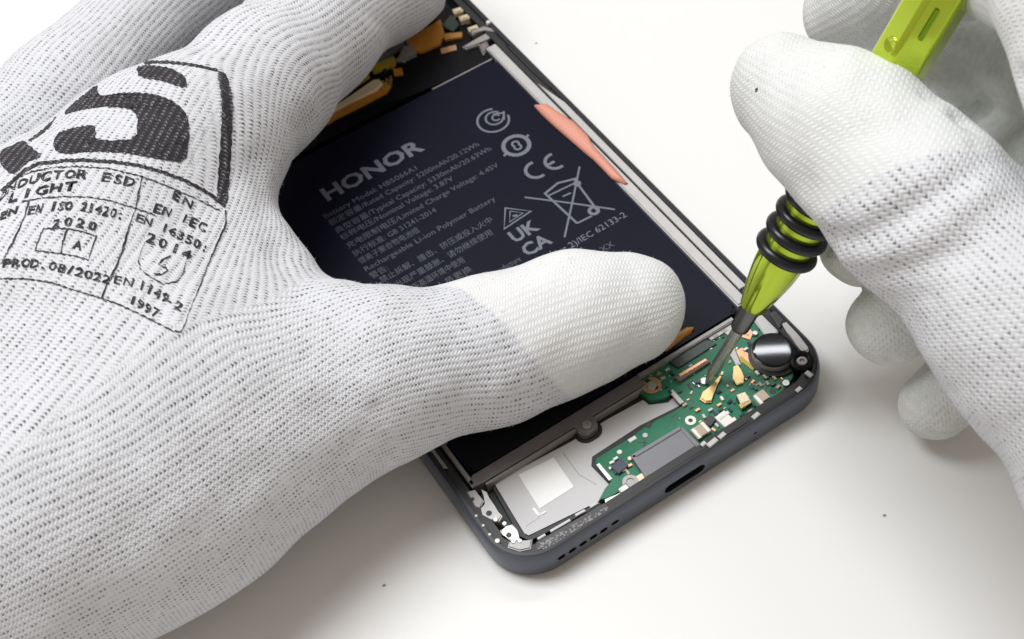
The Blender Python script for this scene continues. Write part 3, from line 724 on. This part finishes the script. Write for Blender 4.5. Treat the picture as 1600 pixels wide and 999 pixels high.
def math_node(nt, op, a, b=None, c=None, clamp=False):
    n = nt.nodes.new('ShaderNodeMath'); n.operation = op; n.use_clamp = clamp
    for i, v in enumerate((a, b, c)):
        if v is None: continue
        if isinstance(v, (int, float)): n.inputs[i].default_value = v
        else: nt.links.new(v, n.inputs[i])
    return n.outputs[0]
def knit_material(name, n_charts, base, gap, coat_col, ink=None, wale=1.5, course=0.86, palm_col=None):
    m, nt, b = mat_new(name)
    mth = lambda *a, **k: math_node(nt, *a, **k)
    tc = nt.nodes.new('ShaderNodeTexCoord')
    nz = nt.nodes.new('ShaderNodeTexNoise'); nz.inputs['Scale'].default_value = 330; nz.inputs['Detail'].default_value = 2
    nt.links.new(tc.outputs['Object'], nz.inputs['Vector'])
    nsep = nt.nodes.new('ShaderNodeSeparateColor'); nt.links.new(nz.outputs['Color'], nsep.inputs[0])
    nzf = nt.nodes.new('ShaderNodeTexNoise'); nzf.inputs['Scale'].default_value = 2600; nzf.inputs['Detail'].default_value = 3
    nt.links.new(tc.outputs['Object'], nzf.inputs['Vector'])
    nzb = nt.nodes.new('ShaderNodeTexNoise'); nzb.inputs['Scale'].default_value = 700; nzb.inputs['Detail'].default_value = 1
    nt.links.new(tc.outputs['Object'], nzb.inputs['Vector'])
    wide = nt.nodes.new('ShaderNodeTexNoise'); wide.inputs['Scale'].default_value = 45; wide.inputs['Detail'].default_value = 3
    nt.links.new(tc.outputs['Object'], wide.inputs['Vector'])
    H_, O_ = None, None
    for k in range(n_charts):
        at_ = nt.nodes.new('ShaderNodeAttribute'); at_.attribute_name = 'knit%d' % k
        sp = nt.nodes.new('ShaderNodeSeparateXYZ'); nt.links.new(at_.outputs['Vector'], sp.inputs[0])
        u = mth('ADD', mth('DIVIDE', sp.outputs[0], wale), mth('MULTIPLY', mth('SUBTRACT', nsep.outputs[0], 0.5), 0.26))
        v = mth('ADD', mth('DIVIDE', sp.outputs[1], course), mth('MULTIPLY', mth('SUBTRACT', nsep.outputs[1], 0.5), 0.45))
        tri = mth('MULTIPLY', mth('PINGPONG', u, 0.5), 2.0)
        sm = mth('SMOOTH_MIN', tri, 1.0, 0.2)
        ph = mth('ADD', v, mth('MULTIPLY', sm, 0.62))
        ridge = mth('ADD', mth('MULTIPLY', mth('COSINE', mth('MULTIPLY', ph, 2 * math.pi)), 0.5), 0.5)
        rib = mth('ADD', mth('MULTIPLY', mth('COSINE', mth('MULTIPLY', u, 2 * math.pi)), 0.5), 0.5)   # 1 in the valley between wales
        hole = mth('MULTIPLY', mth('POWER', rib, 2.8), mth('POWER', mth('SUBTRACT', 1.0, ridge), 1.6))
        cv = nt.nodes.new('ShaderNodeCombineXYZ'); nt.links.new(mth('FLOOR', mth('ADD', u, 0.5)), cv.inputs[0]); nt.links.new(mth('FLOOR', ph), cv.inputs[1])
        wn = nt.nodes.new('ShaderNodeTexWhiteNoise'); wn.noise_dimensions = '2D'; nt.links.new(cv.outputs[0], wn.inputs['Vector'])
        hole = mth('MULTIPLY', hole, mth('ADD', mth('MULTIPLY', wn.outputs['Value'], 0.95), 0.42))
        w = sp.outputs[2]
        hgt = mth('SUBTRACT', mth('ADD', mth('MULTIPLY', ridge, 0.55), mth('MULTIPLY', mth('SUBTRACT', 1.0, rib), 0.35)), 0.0)
        H_ = mth('MULTIPLY', hgt, w) if H_ is None else mth('ADD', H_, mth('MULTIPLY', hgt, w))
        O_ = mth('MULTIPLY', hole, w) if O_ is None else mth('ADD', O_, mth('MULTIPLY', hole, w))
    ca = nt.nodes.new('ShaderNodeAttribute'); ca.attribute_name = 'coat'
    # the dip coating fades in over a ragged edge
    coat = mth('SMOOTHSTEP', ca.outputs['Fac'], 0.45, 0.55) if False else mth('MULTIPLY', mth('SUBTRACT', mth('ADD', ca.outputs['Fac'], mth('MULTIPLY', mth('SUBTRACT', nzb.outputs['Fac'], 0.5), 0.5)), 0.4), 5.0, clamp=True)
    var = mth('MULTIPLY', mth('SUBTRACT', nzb.outputs['Fac'], 0.25), 2.2, clamp=True)
    hole_c = mth('MULTIPLY', mth('MULTIPLY', O_, mth('SUBTRACT', 1.0, coat)), var, clamp=True)
    height = mth('SUBTRACT', mth('ADD', mth('MULTIPLY', H_, mth('SUBTRACT', 1.0, mth('MULTIPLY', coat, 0.25))), mth('MULTIPLY', nzf.outputs['Fac'], 0.18)), mth('MULTIPLY', hole_c, 0.7))
    height = mth('ADD', height, mth('MULTIPLY', nzb.outputs['Fac'], 0.55))
    bp = nt.nodes.new('ShaderNodeBump'); bp.inputs['Strength'].default_value = 0.5; bp.inputs['Distance'].default_value = 0.42 * S
    nt.links.new(height, bp.inputs['Height']); nt.links.new(bp.outputs['Normal'], b.inputs['Normal'])
    def mix(fac, A, Bc):
        x = nt.nodes.new('ShaderNodeMix'); x.data_type = 'RGBA'
        nt.links.new(fac, x.inputs['Factor'])
        for s_, v_ in (('A', A), ('B', Bc)):
            if isinstance(v_, tuple): x.inputs[s_].default_value = (*v_, 1)
            else: nt.links.new(v_, x.inputs[s_])
        return x.outputs['Result']
    if ink is None:
        c0 = mix(wide.outputs['Fac'], tuple(np.array(base) * 0.94), base)
        c1 = mix(mth('MULTIPLY', hole_c, 1.35, clamp=True), c0, gap)
        c2 = mix(coat, c1, mix(nzf.outputs['Fac'], tuple(np.array(coat_col) * 0.93), tuple(np.array(coat_col) * 1.04)))
        if palm_col is not None:
            pa = nt.nodes.new('ShaderNodeAttribute'); pa.attribute_name = 'palm'
            c2 = mix(pa.outputs['Fac'], c2, mix(nzb.outputs['Fac'], tuple(np.array(palm_col) * 0.85), tuple(np.array(palm_col) * 1.12)))
    else:
        white = mth('MULTIPLY', mth('POWER', O_, 1.0), mth('ADD', mth('MULTIPLY', nzb.outputs['Fac'], 1.2), -0.15), clamp=True)
        c2 = mix(white, mix(nzb.outputs['Fac'], tuple(np.array(ink) * 0.6), tuple(np.array(ink) * 1.5)), (0.42, 0.42, 0.44))
    nt.links.new(c2, b.inputs['Base Color'])
    b.inputs['Roughness'].default_value = 0.78; b.inputs['Specular IOR Level'].default_value = 0.3
    b.inputs['Sheen Weight'].default_value = 0.12 if ink is None else 0.0; b.inputs['Sheen Roughness'].default_value = 0.5
    return m

def put_attr(me, name, arr, vec=True):
    a = me.attributes.new(name, 'FLOAT_VECTOR' if vec else 'FLOAT', 'POINT')
    if vec: a.data.foreach_set('vector', np.ascontiguousarray(arr, np.float32).ravel())
    else: a.data.foreach_set('value', np.ascontiguousarray(arr, np.float32))
def set_knit(me, V, charts):
    """charts: (joints, wale radius, up, bone radius); blend by distance from each bone's surface"""
    res = [chart(V, j, r, up) for j, r, up, _ in charts]
    dist = np.stack([res[i][2] - charts[i][3] for i in range(len(charts))], 1)
    w = np.exp(-(dist - dist.min(1, keepdims=True)) / 0.4); w /= w.sum(1, keepdims=True)
    for k in range(len(charts)):
        put_attr(me, 'knit%d' % k, np.stack([res[k][0], res[k][1], w[:, k]], 1))
    return res, w
def build_glove(name, groups, joins, lo, hi, step, charts, coat_fn, mat, extra=None, palm_fn=None):
    fn = (lambda x, y, z: extra(sdf_field(groups, joins, x, y, z), x, y, z)) if extra else (lambda x, y, z: sdf_field(groups, joins, x, y, z))
    V, Fq = surface_nets(groups, joins, lo, hi, step, extra)
    V, N = project(V, fn)
    o = new_mesh(name, V, Fq, mat, None, True)
    res, w = set_knit(o.data, V, charts)
    put_attr(o.data, 'coat', coat_fn(V, N, res), False)
    if palm_fn: put_attr(o.data, 'palm', palm_fn(V, N, res), False)
    return o, V, N, Fq
VIEW_UP = -RM[2]            # roughly the direction towards the eye
def J(spec): return chain_pts(spec)[0]

def resample(path, step):
    out = []
    for (a, b), (c, d) in zip(path, path[1:]):
        n = max(1, int(math.hypot(c - a, d - b) / step))
        out += [(a + (c - a) * k / n, b + (d - b) * k / n) for k in range(n)]
    return out + [path[-1]]
def surf(px, py, groups, joins):
    """first point of a hand's surface on a pixel's sight line"""
    d = RM.T @ np.array([(px - 800) / F_PX, (py - 499.5) / F_PX, 1.0]); d /= np.linalg.norm(d)
    t = np.linspace(120, 330, 1400); Q = CAM + d[None] * t[:, None]
    f = sdf_field(groups, joins, Q[:, 0], Q[:, 1], Q[:, 2]); k = np.argmax(f < 0)
    return Q[k] if f[k] < 0 else None
def creaser(groups, joins, folds, lumps=0.22):
    """folds: (pixel path, depth mm, width mm); a negative depth raises a ridge"""
    lines_ = []
    for path, amp, sig in folds:
        pts = [surf(a, b, groups, joins) for a, b in resample(path, 12)]
        pts = [p for p in pts if p is not None]
        if pts: lines_.append((np.array(pts, np.float32), amp, sig))
    def ex(d, X, Y, Z):
        d = d + lumps * (np.sin(X * 0.31 + 1.3 * np.sin(Y * 0.19) + 0.4) * np.sin(Y * 0.27 + 0.9 * np.sin(Z * 0.33)) + 0.5 * np.sin(Z * 0.5 + X * 0.21) * np.sin(Y * 0.6 - X * 0.4))
        near = np.abs(d) < 4.0
        sh = d.shape; Xb, Yb, Zb = np.broadcast_arrays(X, Y, Z)
        q = np.stack([Xb[near], Yb[near], Zb[near]], 1); add = np.zeros(len(q), np.float32)
        for pts, amp, sig in lines_:
            lo_, hi_ = pts.min(0) - 3 * sig, pts.max(0) + 3 * sig
            inb = ((q > lo_) & (q < hi_)).all(1); qq = q[inb]
            m2 = np.full(len(qq), 1e9, np.float32)
            for p in pts: m2 = np.minimum(m2, ((qq - p) ** 2).sum(1))
            add[inb] += amp * np.exp(-m2 / (sig * sig))
        d = np.array(d); d[near] += add
        return d
    return ex

# ---- the hand that holds the phone down
L_thumb = [(-130, 1015, 22, 142), (290, 795, 23, 132), (603, 585, 24, 121), (775, 547, 20, 106), (895, 502, 18.5, 97), (984, 480, 17.5, 86)]
L_fill = [(60, 760, 34, 175), (250, 590, 33, 160), (376, 420, 29, 92)]
L_index = [(-150, 700, 36, 150), (110, 470, 37, 160), (310, 225, 37, 125), (410, 128, 33, 104), (483, 58, 28, 94), (598, -34, 20, 88), (730, -125, 14, 80)]
L_mid = [(-170, 590, 34, 150), (60, 372, 34, 132), (190, 248, 34, 106)]
L_midf = [(-90, 345, 24, 105), (112, 160, 24, 100), (258, 2, 20, 88), (400, -120, 14, 85)]
L_groups = [(L_thumb, 7), (L_fill, 8), (L_mid, 8), (L_index, 7), (L_midf, 6)]
L_joins = [0, 27, 10, 14, 2.0]
allp = np.concatenate([J(g[0]) for g in L_groups]); 
mask = np.array([True] * len(allp))
lo = np.array([-112, -72, 1.5]); hi = np.array([66, 175, 64.0])
L_charts = [(J(L_thumb), [26, 25, 17, 12.5, 11.5, 10.5], VIEW_UP, 13.0), (J([(-160, 900, 22, 1), (60, 690, 22, 1), (230, 500, 22, 1), (330, 330, 22, 1)]), 27.0, VIEW_UP, 21.0),
            (J([(330, 480, 30, 1), (395, 300, 30, 1), (420, 140, 30, 1), (490, 68, 28, 1), (610, -20, 20, 1), (740, -110, 14, 1)]), [15, 14, 12, 11, 11, 10], VIEW_UP, 12.0),
            (J(L_midf), 11.5, VIEW_UP, 10.0)]
def L_coat(V, N, res):
    u, v, d = res[0]
    s_edge = float(chart(np.array([at(800, 540, 26)]), L_charts[0][0], L_charts[0][1], VIEW_UP)[1][0])
    th = u / 12.0
    c = np.clip((v - s_edge - 6.5 * th) / 5.0 + 0.5, 0, 1) * (d < 16)
    down = np.clip((-N[:, 2] - 0.35) * 4, 0, 1)
    return np.maximum(c, down)
KL = knit_material('knit_glove', 4, (0.665, 0.680, 0.725), (0.065, 0.065, 0.085), (0.72, 0.73, 0.745), wale=1.20, course=0.71)
KI = knit_material('glove_print_ink', 4, (0, 0, 0), (0, 0, 0), (0, 0, 0), ink=(0.026, 0.024, 0.030), wale=1.20, course=0.71)
left, LV, LN, LF = build_glove('gloved_hand', L_groups, L_joins, lo, hi, 0.75, L_charts, L_coat, KL, creaser(L_groups, L_joins, [([(300, 88), (360, 40), (430, -5)], 0.7, 2.0), ([(585, 640), (610, 690), (640, 745)], 0.35, 1.2), ([(480, 560), (540, 610), (585, 640)], 0.22, 1.4), ([(330, 70), (420, 110), (480, 190)], 0.25, 3.0), ([(768, 452), (790, 500), (800, 560), (820, 620)], 0.4, 3.2), ([(735, 455), (752, 520), (765, 590)], 0.22, 2.2), ([(470, 470), (540, 500), (620, 500)], 0.3, 3.0), ([(400, 250), (410, 330), (440, 420)], 0.28, 2.6), ([(540, 800), (520, 740), (560, 690)], 0.35, 2.4), ([(640, 95), (600, 40), (560, 10)], 0.3, 2.0)]))
tag(left, 'left hand in printed white knit glove pressing its thumb on the battery', 'gloved hand')

# ---- the hand that holds the screwdriver
R_thumb = [(1228, 142, 62, 88), (1330, 212, 63, 112), (1442, 325, 62, 128), (1632, 525, 58, 152), (1800, 760, 50, 165), (1900, 900, 46, 175)]
R_index = [(1712, 150, 88, 110), (1668, -30, 92, 108), (1525, -88, 80, 105), (1330, 18, 50, 74)]  # raised and thickened out of view so it shades the folded fingers
R_mid = [(1700, 140, 62, 100), (1552, 85, 46, 86), (1458, 205, 38, 80), (1345, 385, 31, 64)]
R_ring = [(1730, 250, 58, 100), (1600, 250, 44, 84), (1505, 380, 32, 78), (1388, 508, 21, 65)]
R_pinky = [(1760, 420, 46, 100), (1660, 440, 30, 76), (1550, 550, 17, 62), (1462, 632, 8.6, 57)]
R_palm = [(1800, 180, 68, 150), (1860, 420, 58, 200), (1900, 700, 50, 200)]
R_groups = [(R_thumb, 8), (R_palm, 8), (R_index, 5), (R_mid, 4), (R_ring, 4), (R_pinky, 4)]
R_joins = [0, 9, 1.5, 1.2, 1.2, 1.2]
lo = np.array([44, -95, 0.4]); hi = np.array([190, 80, 104.0])
R_charts = [(J(R_thumb), [10, 13, 14, 20, 24, 26], VIEW_UP, 14.0), (J(R_mid), 9.5, VIEW_UP, 9.0), (J(R_ring), 9.5, VIEW_UP, 9.0), (J(R_pinky + []), 8.0, VIEW_UP, 8.0), (J(R_index), 9.5, VIEW_UP, 9.0)]
def R_coat(V, N, res):
    u, v, d = res[0]
    s_edge = float(chart(np.array([at(1400, 300, 70)]), R_charts[0][0], R_charts[0][1], VIEW_UP)[1][0])
    c = np.clip(-(v - s_edge + 5.0 * u / 14.0) / 3.0 + 0.5, 0, 1)
    thumbish = d < np.minimum.reduce([r[2] for r in res[1:]]) + 3
    return np.where(thumbish, c, 1.0)
def R_palm_fn(V, N, res):
    other = np.minimum.reduce([r[2] for r in res[1:4]])
    return np.clip((res[0][2] - other - 1.0) / 2.0, 0, 1) * np.clip((res[4][2] - other) / 2.0 + 0.5, 0, 1)
KR = knit_material('knit_glove_dipped', 5, (0.655, 0.667, 0.70), (0.13, 0.13, 0.15), (0.67, 0.685, 0.69), wale=1.4, course=0.86, palm_col=(0.62, 0.64, 0.625))
right, RV, RN, RF = build_glove('gloved_hand', R_groups, R_joins, lo, hi, 0.75, R_charts, R_coat, KR, creaser(R_groups, R_joins, [
    ([(1290, 372), (1340, 372), (1400, 342), (1470, 300), (1530, 262)], 1.0, 2.2), ([(1262, 318), (1300, 345), (1360, 335), (1450, 280)], -0.8, 3.0), ([(1305, 400), (1370, 402), (1440, 372), (1540, 300)], -0.9, 2.6),
    ([(1345, 425), (1420, 420), (1500, 395)], 0.5, 1.8), ([(1390, 470), (1450, 462)], 0.4, 1.6),
    ([(1470, 100), (1510, 120), (1540, 160)], 1.0, 1.6), ([(1450, 150), (1490, 165), (1520, 200)], 0.8, 1.6), ([(1475, 60), (1520, 75), (1560, 110)], 1.4, 1.8), ([(1440, 125), (1480, 130), (1530, 190)], 1.2, 1.6), ([(1500, 185), (1540, 165), (1590, 120)], 1.6, 1.6), ([(1530, 230), (1580, 250), (1600, 270)], 0.9, 1.6), ([(1560, 180), (1600, 200)], 0.8, 1.8),
    ([(1340, 505), (1380, 490), (1420, 488)], 0.35, 1.4), ([(1410, 640), (1450, 622), (1490, 615)], 0.35, 1.4)], 0.28), R_palm_fn)
tag(right, 'right hand in white dipped glove gripping the lime screwdriver', 'gloved hand')

# ------------------------------------------------------------------ print on the glove
bvh = BVHTree.FromPolygons([tuple(v) for v in LV], [tuple(int(i) for i in f) for f in LF])
def drape(px, py, lift=0.16):
    d = RM.T @ np.array([(px - 800) / F_PX, (py - 499.5) / F_PX, 1.0]); d /= np.linalg.norm(d)
    loc, nrm, idx, dist = bvh.ray_cast(Vector(CAM), Vector(d))
    if loc is None: return None
    if nrm.dot(Vector(d)) > 0: nrm = -nrm
    return np.array(loc + nrm * lift)
def print_mesh(name, pts, faces, label=None):
    """lay flat print (pixel outline) on the cloth"""
    pos = [drape(a + 0.7 * math.sin(a * 0.9 + b * 0.35) + 0.5 * math.sin(b * 1.1 - a * 0.4), b + 0.8 * math.sin(a * 0.75 - b * 0.5 + 1) + 0.5 * math.sin(a * 0.31 + b * 1.3)) for a, b in pts]
    ok = [p is not None for p in pos]
    faces = [f for f in faces if all(ok[i] for i in f)]
    keep = sorted({i for f in faces for i in f})
    if not keep: return
    re = {o: n for n, o in enumerate(keep)}
    V = np.array([pos[i] for i in keep]); Fc = [tuple(re[i] for i in f) for f in faces]
    # drop faces stretched over a fold
    Fc = [f for f in Fc if max(np.linalg.norm(V[f[i]] - V[f[i - 1]]) for i in range(len(f))) < 5.0]
    if name in ('printed_emblem', 'printed_shield_edge', 'printed_line', 'printed_symbol') and Fc:
        root_ = list(range(len(V)))
        def find(i):
            while root_[i] != i: root_[i] = root_[root_[i]]; i = root_[i]
            return i
        for f in Fc:
            for q in f[1:]: root_[find(q)] = find(f[0])
        cnt_ = {}
        for f in Fc: cnt_[find(f[0])] = cnt_.get(find(f[0]), 0) + 1
        top_ = max(cnt_, key=cnt_.get); Fc = [f for f in Fc if find(f[0]) == top_]
        used = sorted({i for f in Fc for i in f}); m_ = {a: b for b, a in enumerate(used)}
        V = V[used]; Fc = [tuple(m_[i] for i in f) for f in Fc]
    o = new_mesh(name, V, Fc, KI, None, True)
    o.parent = left
    set_knit(o.data, V, L_charts); put_attr(o.data, 'coat', np.zeros(len(V)), False)
    if label: o['label'] = label
    return o
def dense(poly, step=5.0):
    from mathutils.geometry import tessellate_polygon
    bm = bmesh.new(); vs_ = [bm.verts.new((a, b, 0)) for a, b in poly]
    for t in tessellate_polygon([[Vector((a, b, 0)) for a, b in poly]]): bm.faces.new([vs_[k] for k in t])
    for _ in range(7):
        es = [e for e in bm.edges if e.calc_length() > step]
        if not es: break
        bmesh.ops.subdivide_edges(bm, edges=es, cuts=1)
        bmesh.ops.triangulate(bm, faces=[f for f in bm.faces if len(f.verts) > 3])
    bm.verts.index_update()
    r = [(v.co.x, v.co.y) for v in bm.verts], [tuple(v.index for v in f.verts) for f in bm.faces]
    bm.free(); return r
def ink_line(path, w, name='printed_line'):
    v, f = stroke_geo(resample(path, 4.0), w); print_mesh(name, [(p[0], p[1]) for p in v], f)
def ink_text(txt, path, cap, up=(0.28, -0.96), name='printed_text', wide=1.4, gap=None):
    """letters spread evenly along a line of letter centres"""
    Pt = [Vector(p) for p in path]; seg = [(Pt[i + 1] - Pt[i]).length for i in range(len(Pt) - 1)]; tot = sum(seg)
    V, Fc = [], []; n = len(txt)
    pitch = tot / max(n - 1, 1)
    for i, ch in enumerate(txt):
        if ch == ' ': continue
        s_ = tot * (i / max(n - 1, 1)); k = 0
        while k < len(seg) - 1 and s_ > seg[k]: s_ -= seg[k]; k += 1
        c = Pt[k].lerp(Pt[k + 1], min(s_ / seg[k], 1)) if seg[k] > 0 else Pt[k]
        t = (Pt[k + 1] - Pt[k]).normalized()
        v, f = text_geo(ch, 1.0, True)
        if not len(v): continue
        v = v.copy(); wd = v[:, 0].max() - v[:, 0].min()
        v[:, 0] -= (v[:, 0].max() + v[:, 0].min()) / 2; v[:, 1] -= 0.345
        sx_ = min(cap / 0.69 * wide, pitch * 0.90 / max(wd, 0.2)) if n > 1 else cap / 0.69
        o = len(V)
        for x, y, _ in v:
            q = c + t * (x * sx_) + Vector(up) * (y * cap / 0.69); V.append((q.x, q.y))
        Fc += [tuple(j + o for j in g) for g in f]
    print_mesh(name, V, Fc)
for nm, poly in (
    ('printed_emblem', [(0, 237), (30, 223), (40, 221), (46, 229), (68, 244), (45, 253), (35, 262), (20, 275), (0, 258)]),
    ('printed_emblem', [(42, 222), (60, 209), (82, 190), (90, 180), (82, 194), (68, 209), (50, 220)]),
    ('printed_emblem', [(100, 180), (108, 168), (130, 150), (153, 132), (153, 146), (158, 151), (180, 147), (209, 145), (245, 148), (276, 161), (294, 182), (296, 218), (289, 255), (250, 250), (198, 240), (146, 237), (104, 242),
                        (86, 237), (83, 222), (92, 208), (114, 200), (148, 196), (150, 208), (147, 217), (166, 221), (213, 218), (216, 180), (198, 169), (156, 167), (120, 174)]),
    ('printed_emblem', [(213, 106), (234, 102), (270, 108), (291, 122), (292, 140), (255, 127), (217, 122)]),
    ('printed_shield_edge', [(338, 109), (354, 117), (364, 156), (362, 218), (359, 270), (354, 328), (338, 312), (341, 260), (346, 198), (346, 151)])):
    rp_ = []
    for k in range(len(poly)):
        a_, b_ = Vector(poly[k]), Vector(poly[(k + 1) % len(poly)])
        rp_ += [tuple(a_.lerp(b_, 0.2)), tuple(a_.lerp(b_, 0.8))]
    print_mesh(nm, *dense(rp_))
ink_line([(150, 136), (168, 122), (188, 110), (210, 102), (234, 98), (262, 98), (291, 101), (315, 105), (340, 111)], 4.0)
ink_line([(2, 300), (20, 284), (40, 266), (60, 257), (100, 252), (130, 251), (180, 254), (215, 259), (250, 268), (290, 283), (325, 302), (352, 324)], 5.0)
ink_line([(22, 281), (50, 269), (80, 263), (120, 261), (170, 264), (220, 276), (260, 291), (300, 308), (345, 331)], 1.5)
ink_line([(35, 316), (60, 311), (100, 308), (140, 309), (170, 314), (208, 325), (242, 337)], 1.6)
ink_line([(45, 316), (38, 340), (20, 380), (2, 413)], 1.8)
ink_line([(68, 358), (105, 358), (130, 363), (150, 370), (144, 388), (138, 407), (118, 401), (95, 397), (55, 392), (68, 358)], 1.8)
ink_line([(105, 359), (98, 378), (96, 397)], 1.8)
ink_line([(222, 276), (212, 325), (205, 345), (190, 395), (180, 420), (165, 450), (160, 467)], 2.4)
ink_line([(0, 436), (40, 436), (80, 442), (110, 452), (150, 464), (185, 476), (215, 490), (245, 505), (270, 518), (282, 519), (288, 510), (296, 485), (312, 450), (325, 415), (340, 380), (353, 350), (352, 330)], 2.0)
ink_line([(225, 380), (216, 405), (219, 421), (235, 434), (255, 445), (276, 441), (287, 427), (291, 408)], 1.6, 'printed_symbol')
ink_line([(266, 401), (256, 405), (247, 414), (258, 419), (262, 425), (252, 430), (240, 429)], 2.4, 'printed_symbol')
ink_text('CONDUCTOR ESD', [(-8, 320), (8, 303), (20, 293), (35, 287), (55, 280), (80, 275), (105, 273), (125, 273), (150, 275), (173, 279), (203, 285)], 14)
ink_text('LIGHT', [(22, 309), (40, 303), (58, 300), (85, 295), (110, 292)], 14)
ink_text('EN ISO 21420:', [(50, 329), (75, 324), (115, 322), (150, 327), (188, 336)], 14)
ink_text('2020', [(88, 350), (105, 347), (125, 349), (145, 354)], 13)
ink_text('A', [(122, 384), (123, 384.3)], 13)
ink_text('PROD.08/2022', [(12, 412), (35, 411), (60, 413), (90, 418), (115, 424), (140, 430), (166, 437)], 13)
ink_text('EN', [(184, 438), (201, 442)], 12)
ink_text('EN', [(6, 337), (21, 331)], 12)
ink_text('EN', [(276, 307), (293, 317)], 13, (0.35, -0.93))
ink_text('EN IEC', [(246, 327), (280, 338), (316, 355)], 13, (0.35, -0.93))
ink_text('EN 16350:', [(218, 342), (260, 358), (320, 388)], 13, (0.35, -0.93))
ink_text('2014', [(236, 373), (262, 384), (292, 398)], 14, (0.35, -0.93))
ink_text('1149', [(222, 447), (240, 456), (258, 466)], 13, (0.35, -0.93))
ink_text('1997', [(208, 470), (225, 479), (243, 489)], 13, (0.35, -0.93))
ink_text('-2', [(266, 470), (280, 479)], 12, (0.35, -0.93))

# loose fibres standing off the cloth
def lint(parent, V, N, n, mat, colour_name):
    vis = np.where((N * (CAM - V)).sum(1) > -3)[0]
    pick = rng.choice(vis, n); VV, FF = [], []
    for i in pick:
        p, nn_ = V[i] + rng.normal(0, 0.25, 3), N[i]
        d = rng.normal(0, 1, 3); d -= (d @ nn_) * nn_; d /= np.linalg.norm(d)
        Ln = rng.uniform(0.35, 1.0); lift = rng.uniform(0.15, 0.75); sd = np.cross(nn_, d) * 0.022
        p = p - nn_ * ((p - V[i]) @ nn_)
        a, b, c = p, p + (d * (1 - lift) + nn_ * lift) * Ln * 0.5, p + d * Ln * 0.8 + nn_ * Ln * lift * 0.7
        o = len(VV); VV += [a - sd, a + sd, b - sd, b + sd, c]; FF += [(o, o + 1, o + 3, o + 2), (o + 2, o + 3, o + 4)]
    o = new_mesh('lint_fibres', VV, FF, mat); o.parent = parent; tag(o, kind='stuff')
M['lint'] = plain('lint', (0.72, 0.72, 0.74), 0.8)
lint(left, LV, LN, 16000, M['lint'], 0); lint(right, RV, RN, 9000, M['lint'], 0)

# small ink mark on the other glove's thumb
bvr = BVHTree.FromPolygons([tuple(v) for v in RV], [tuple(int(i) for i in f) for f in RF])
d_ = RM.T @ np.array([(1182 - 800) / F_PX, (141 - 499.5) / F_PX, 1.0]); d_ /= np.linalg.norm(d_)
hit, nn, _, _ = bvr.ray_cast(Vector(CAM), Vector(d_))
if hit is not None:
    sp = from_bm('ink_spot', lathe_bm([(0, -0.05), (0.42, -0.05), (0.36, 0.06), (0, 0.09)], 10, org=tuple(hit), axis=tuple(nn)), M['rubber'])
    sp.parent = right

# ------------------------------------------------------------------ dust on the table
for px_, py_, r_, lab in ((600, 915, 0.40, 'tiny dark dust speck on the table beside the printed glove'), (1382, 806, 0.38, 'tiny grey dust speck on the bare table below the phone'),
                          (1254, 526, 0.50, 'faint dust crumb just beside the phone corner by the motor'), (838, 68, 0.32, 'faint dust crumb beside the long bare edge of the phone')):
    cx, cy = xy(px_, py_, 0)
    bmd = lathe_bm([(0, 0.01), (r_, 0.01), (r_ * 0.8, r_ * 0.3), (0, r_ * 0.4)], 9)
    for v in bmd.verts: v.co.x *= random.uniform(0.6, 1.3); v.co.y *= random.uniform(0.5, 1.0)
    bmesh.ops.translate(bmd, verts=bmd.verts, vec=(cx, cy, 0))
    tag(from_bm('dust_speck', bmd, M['speck']), lab, 'dust speck', 'dust specks on the table')
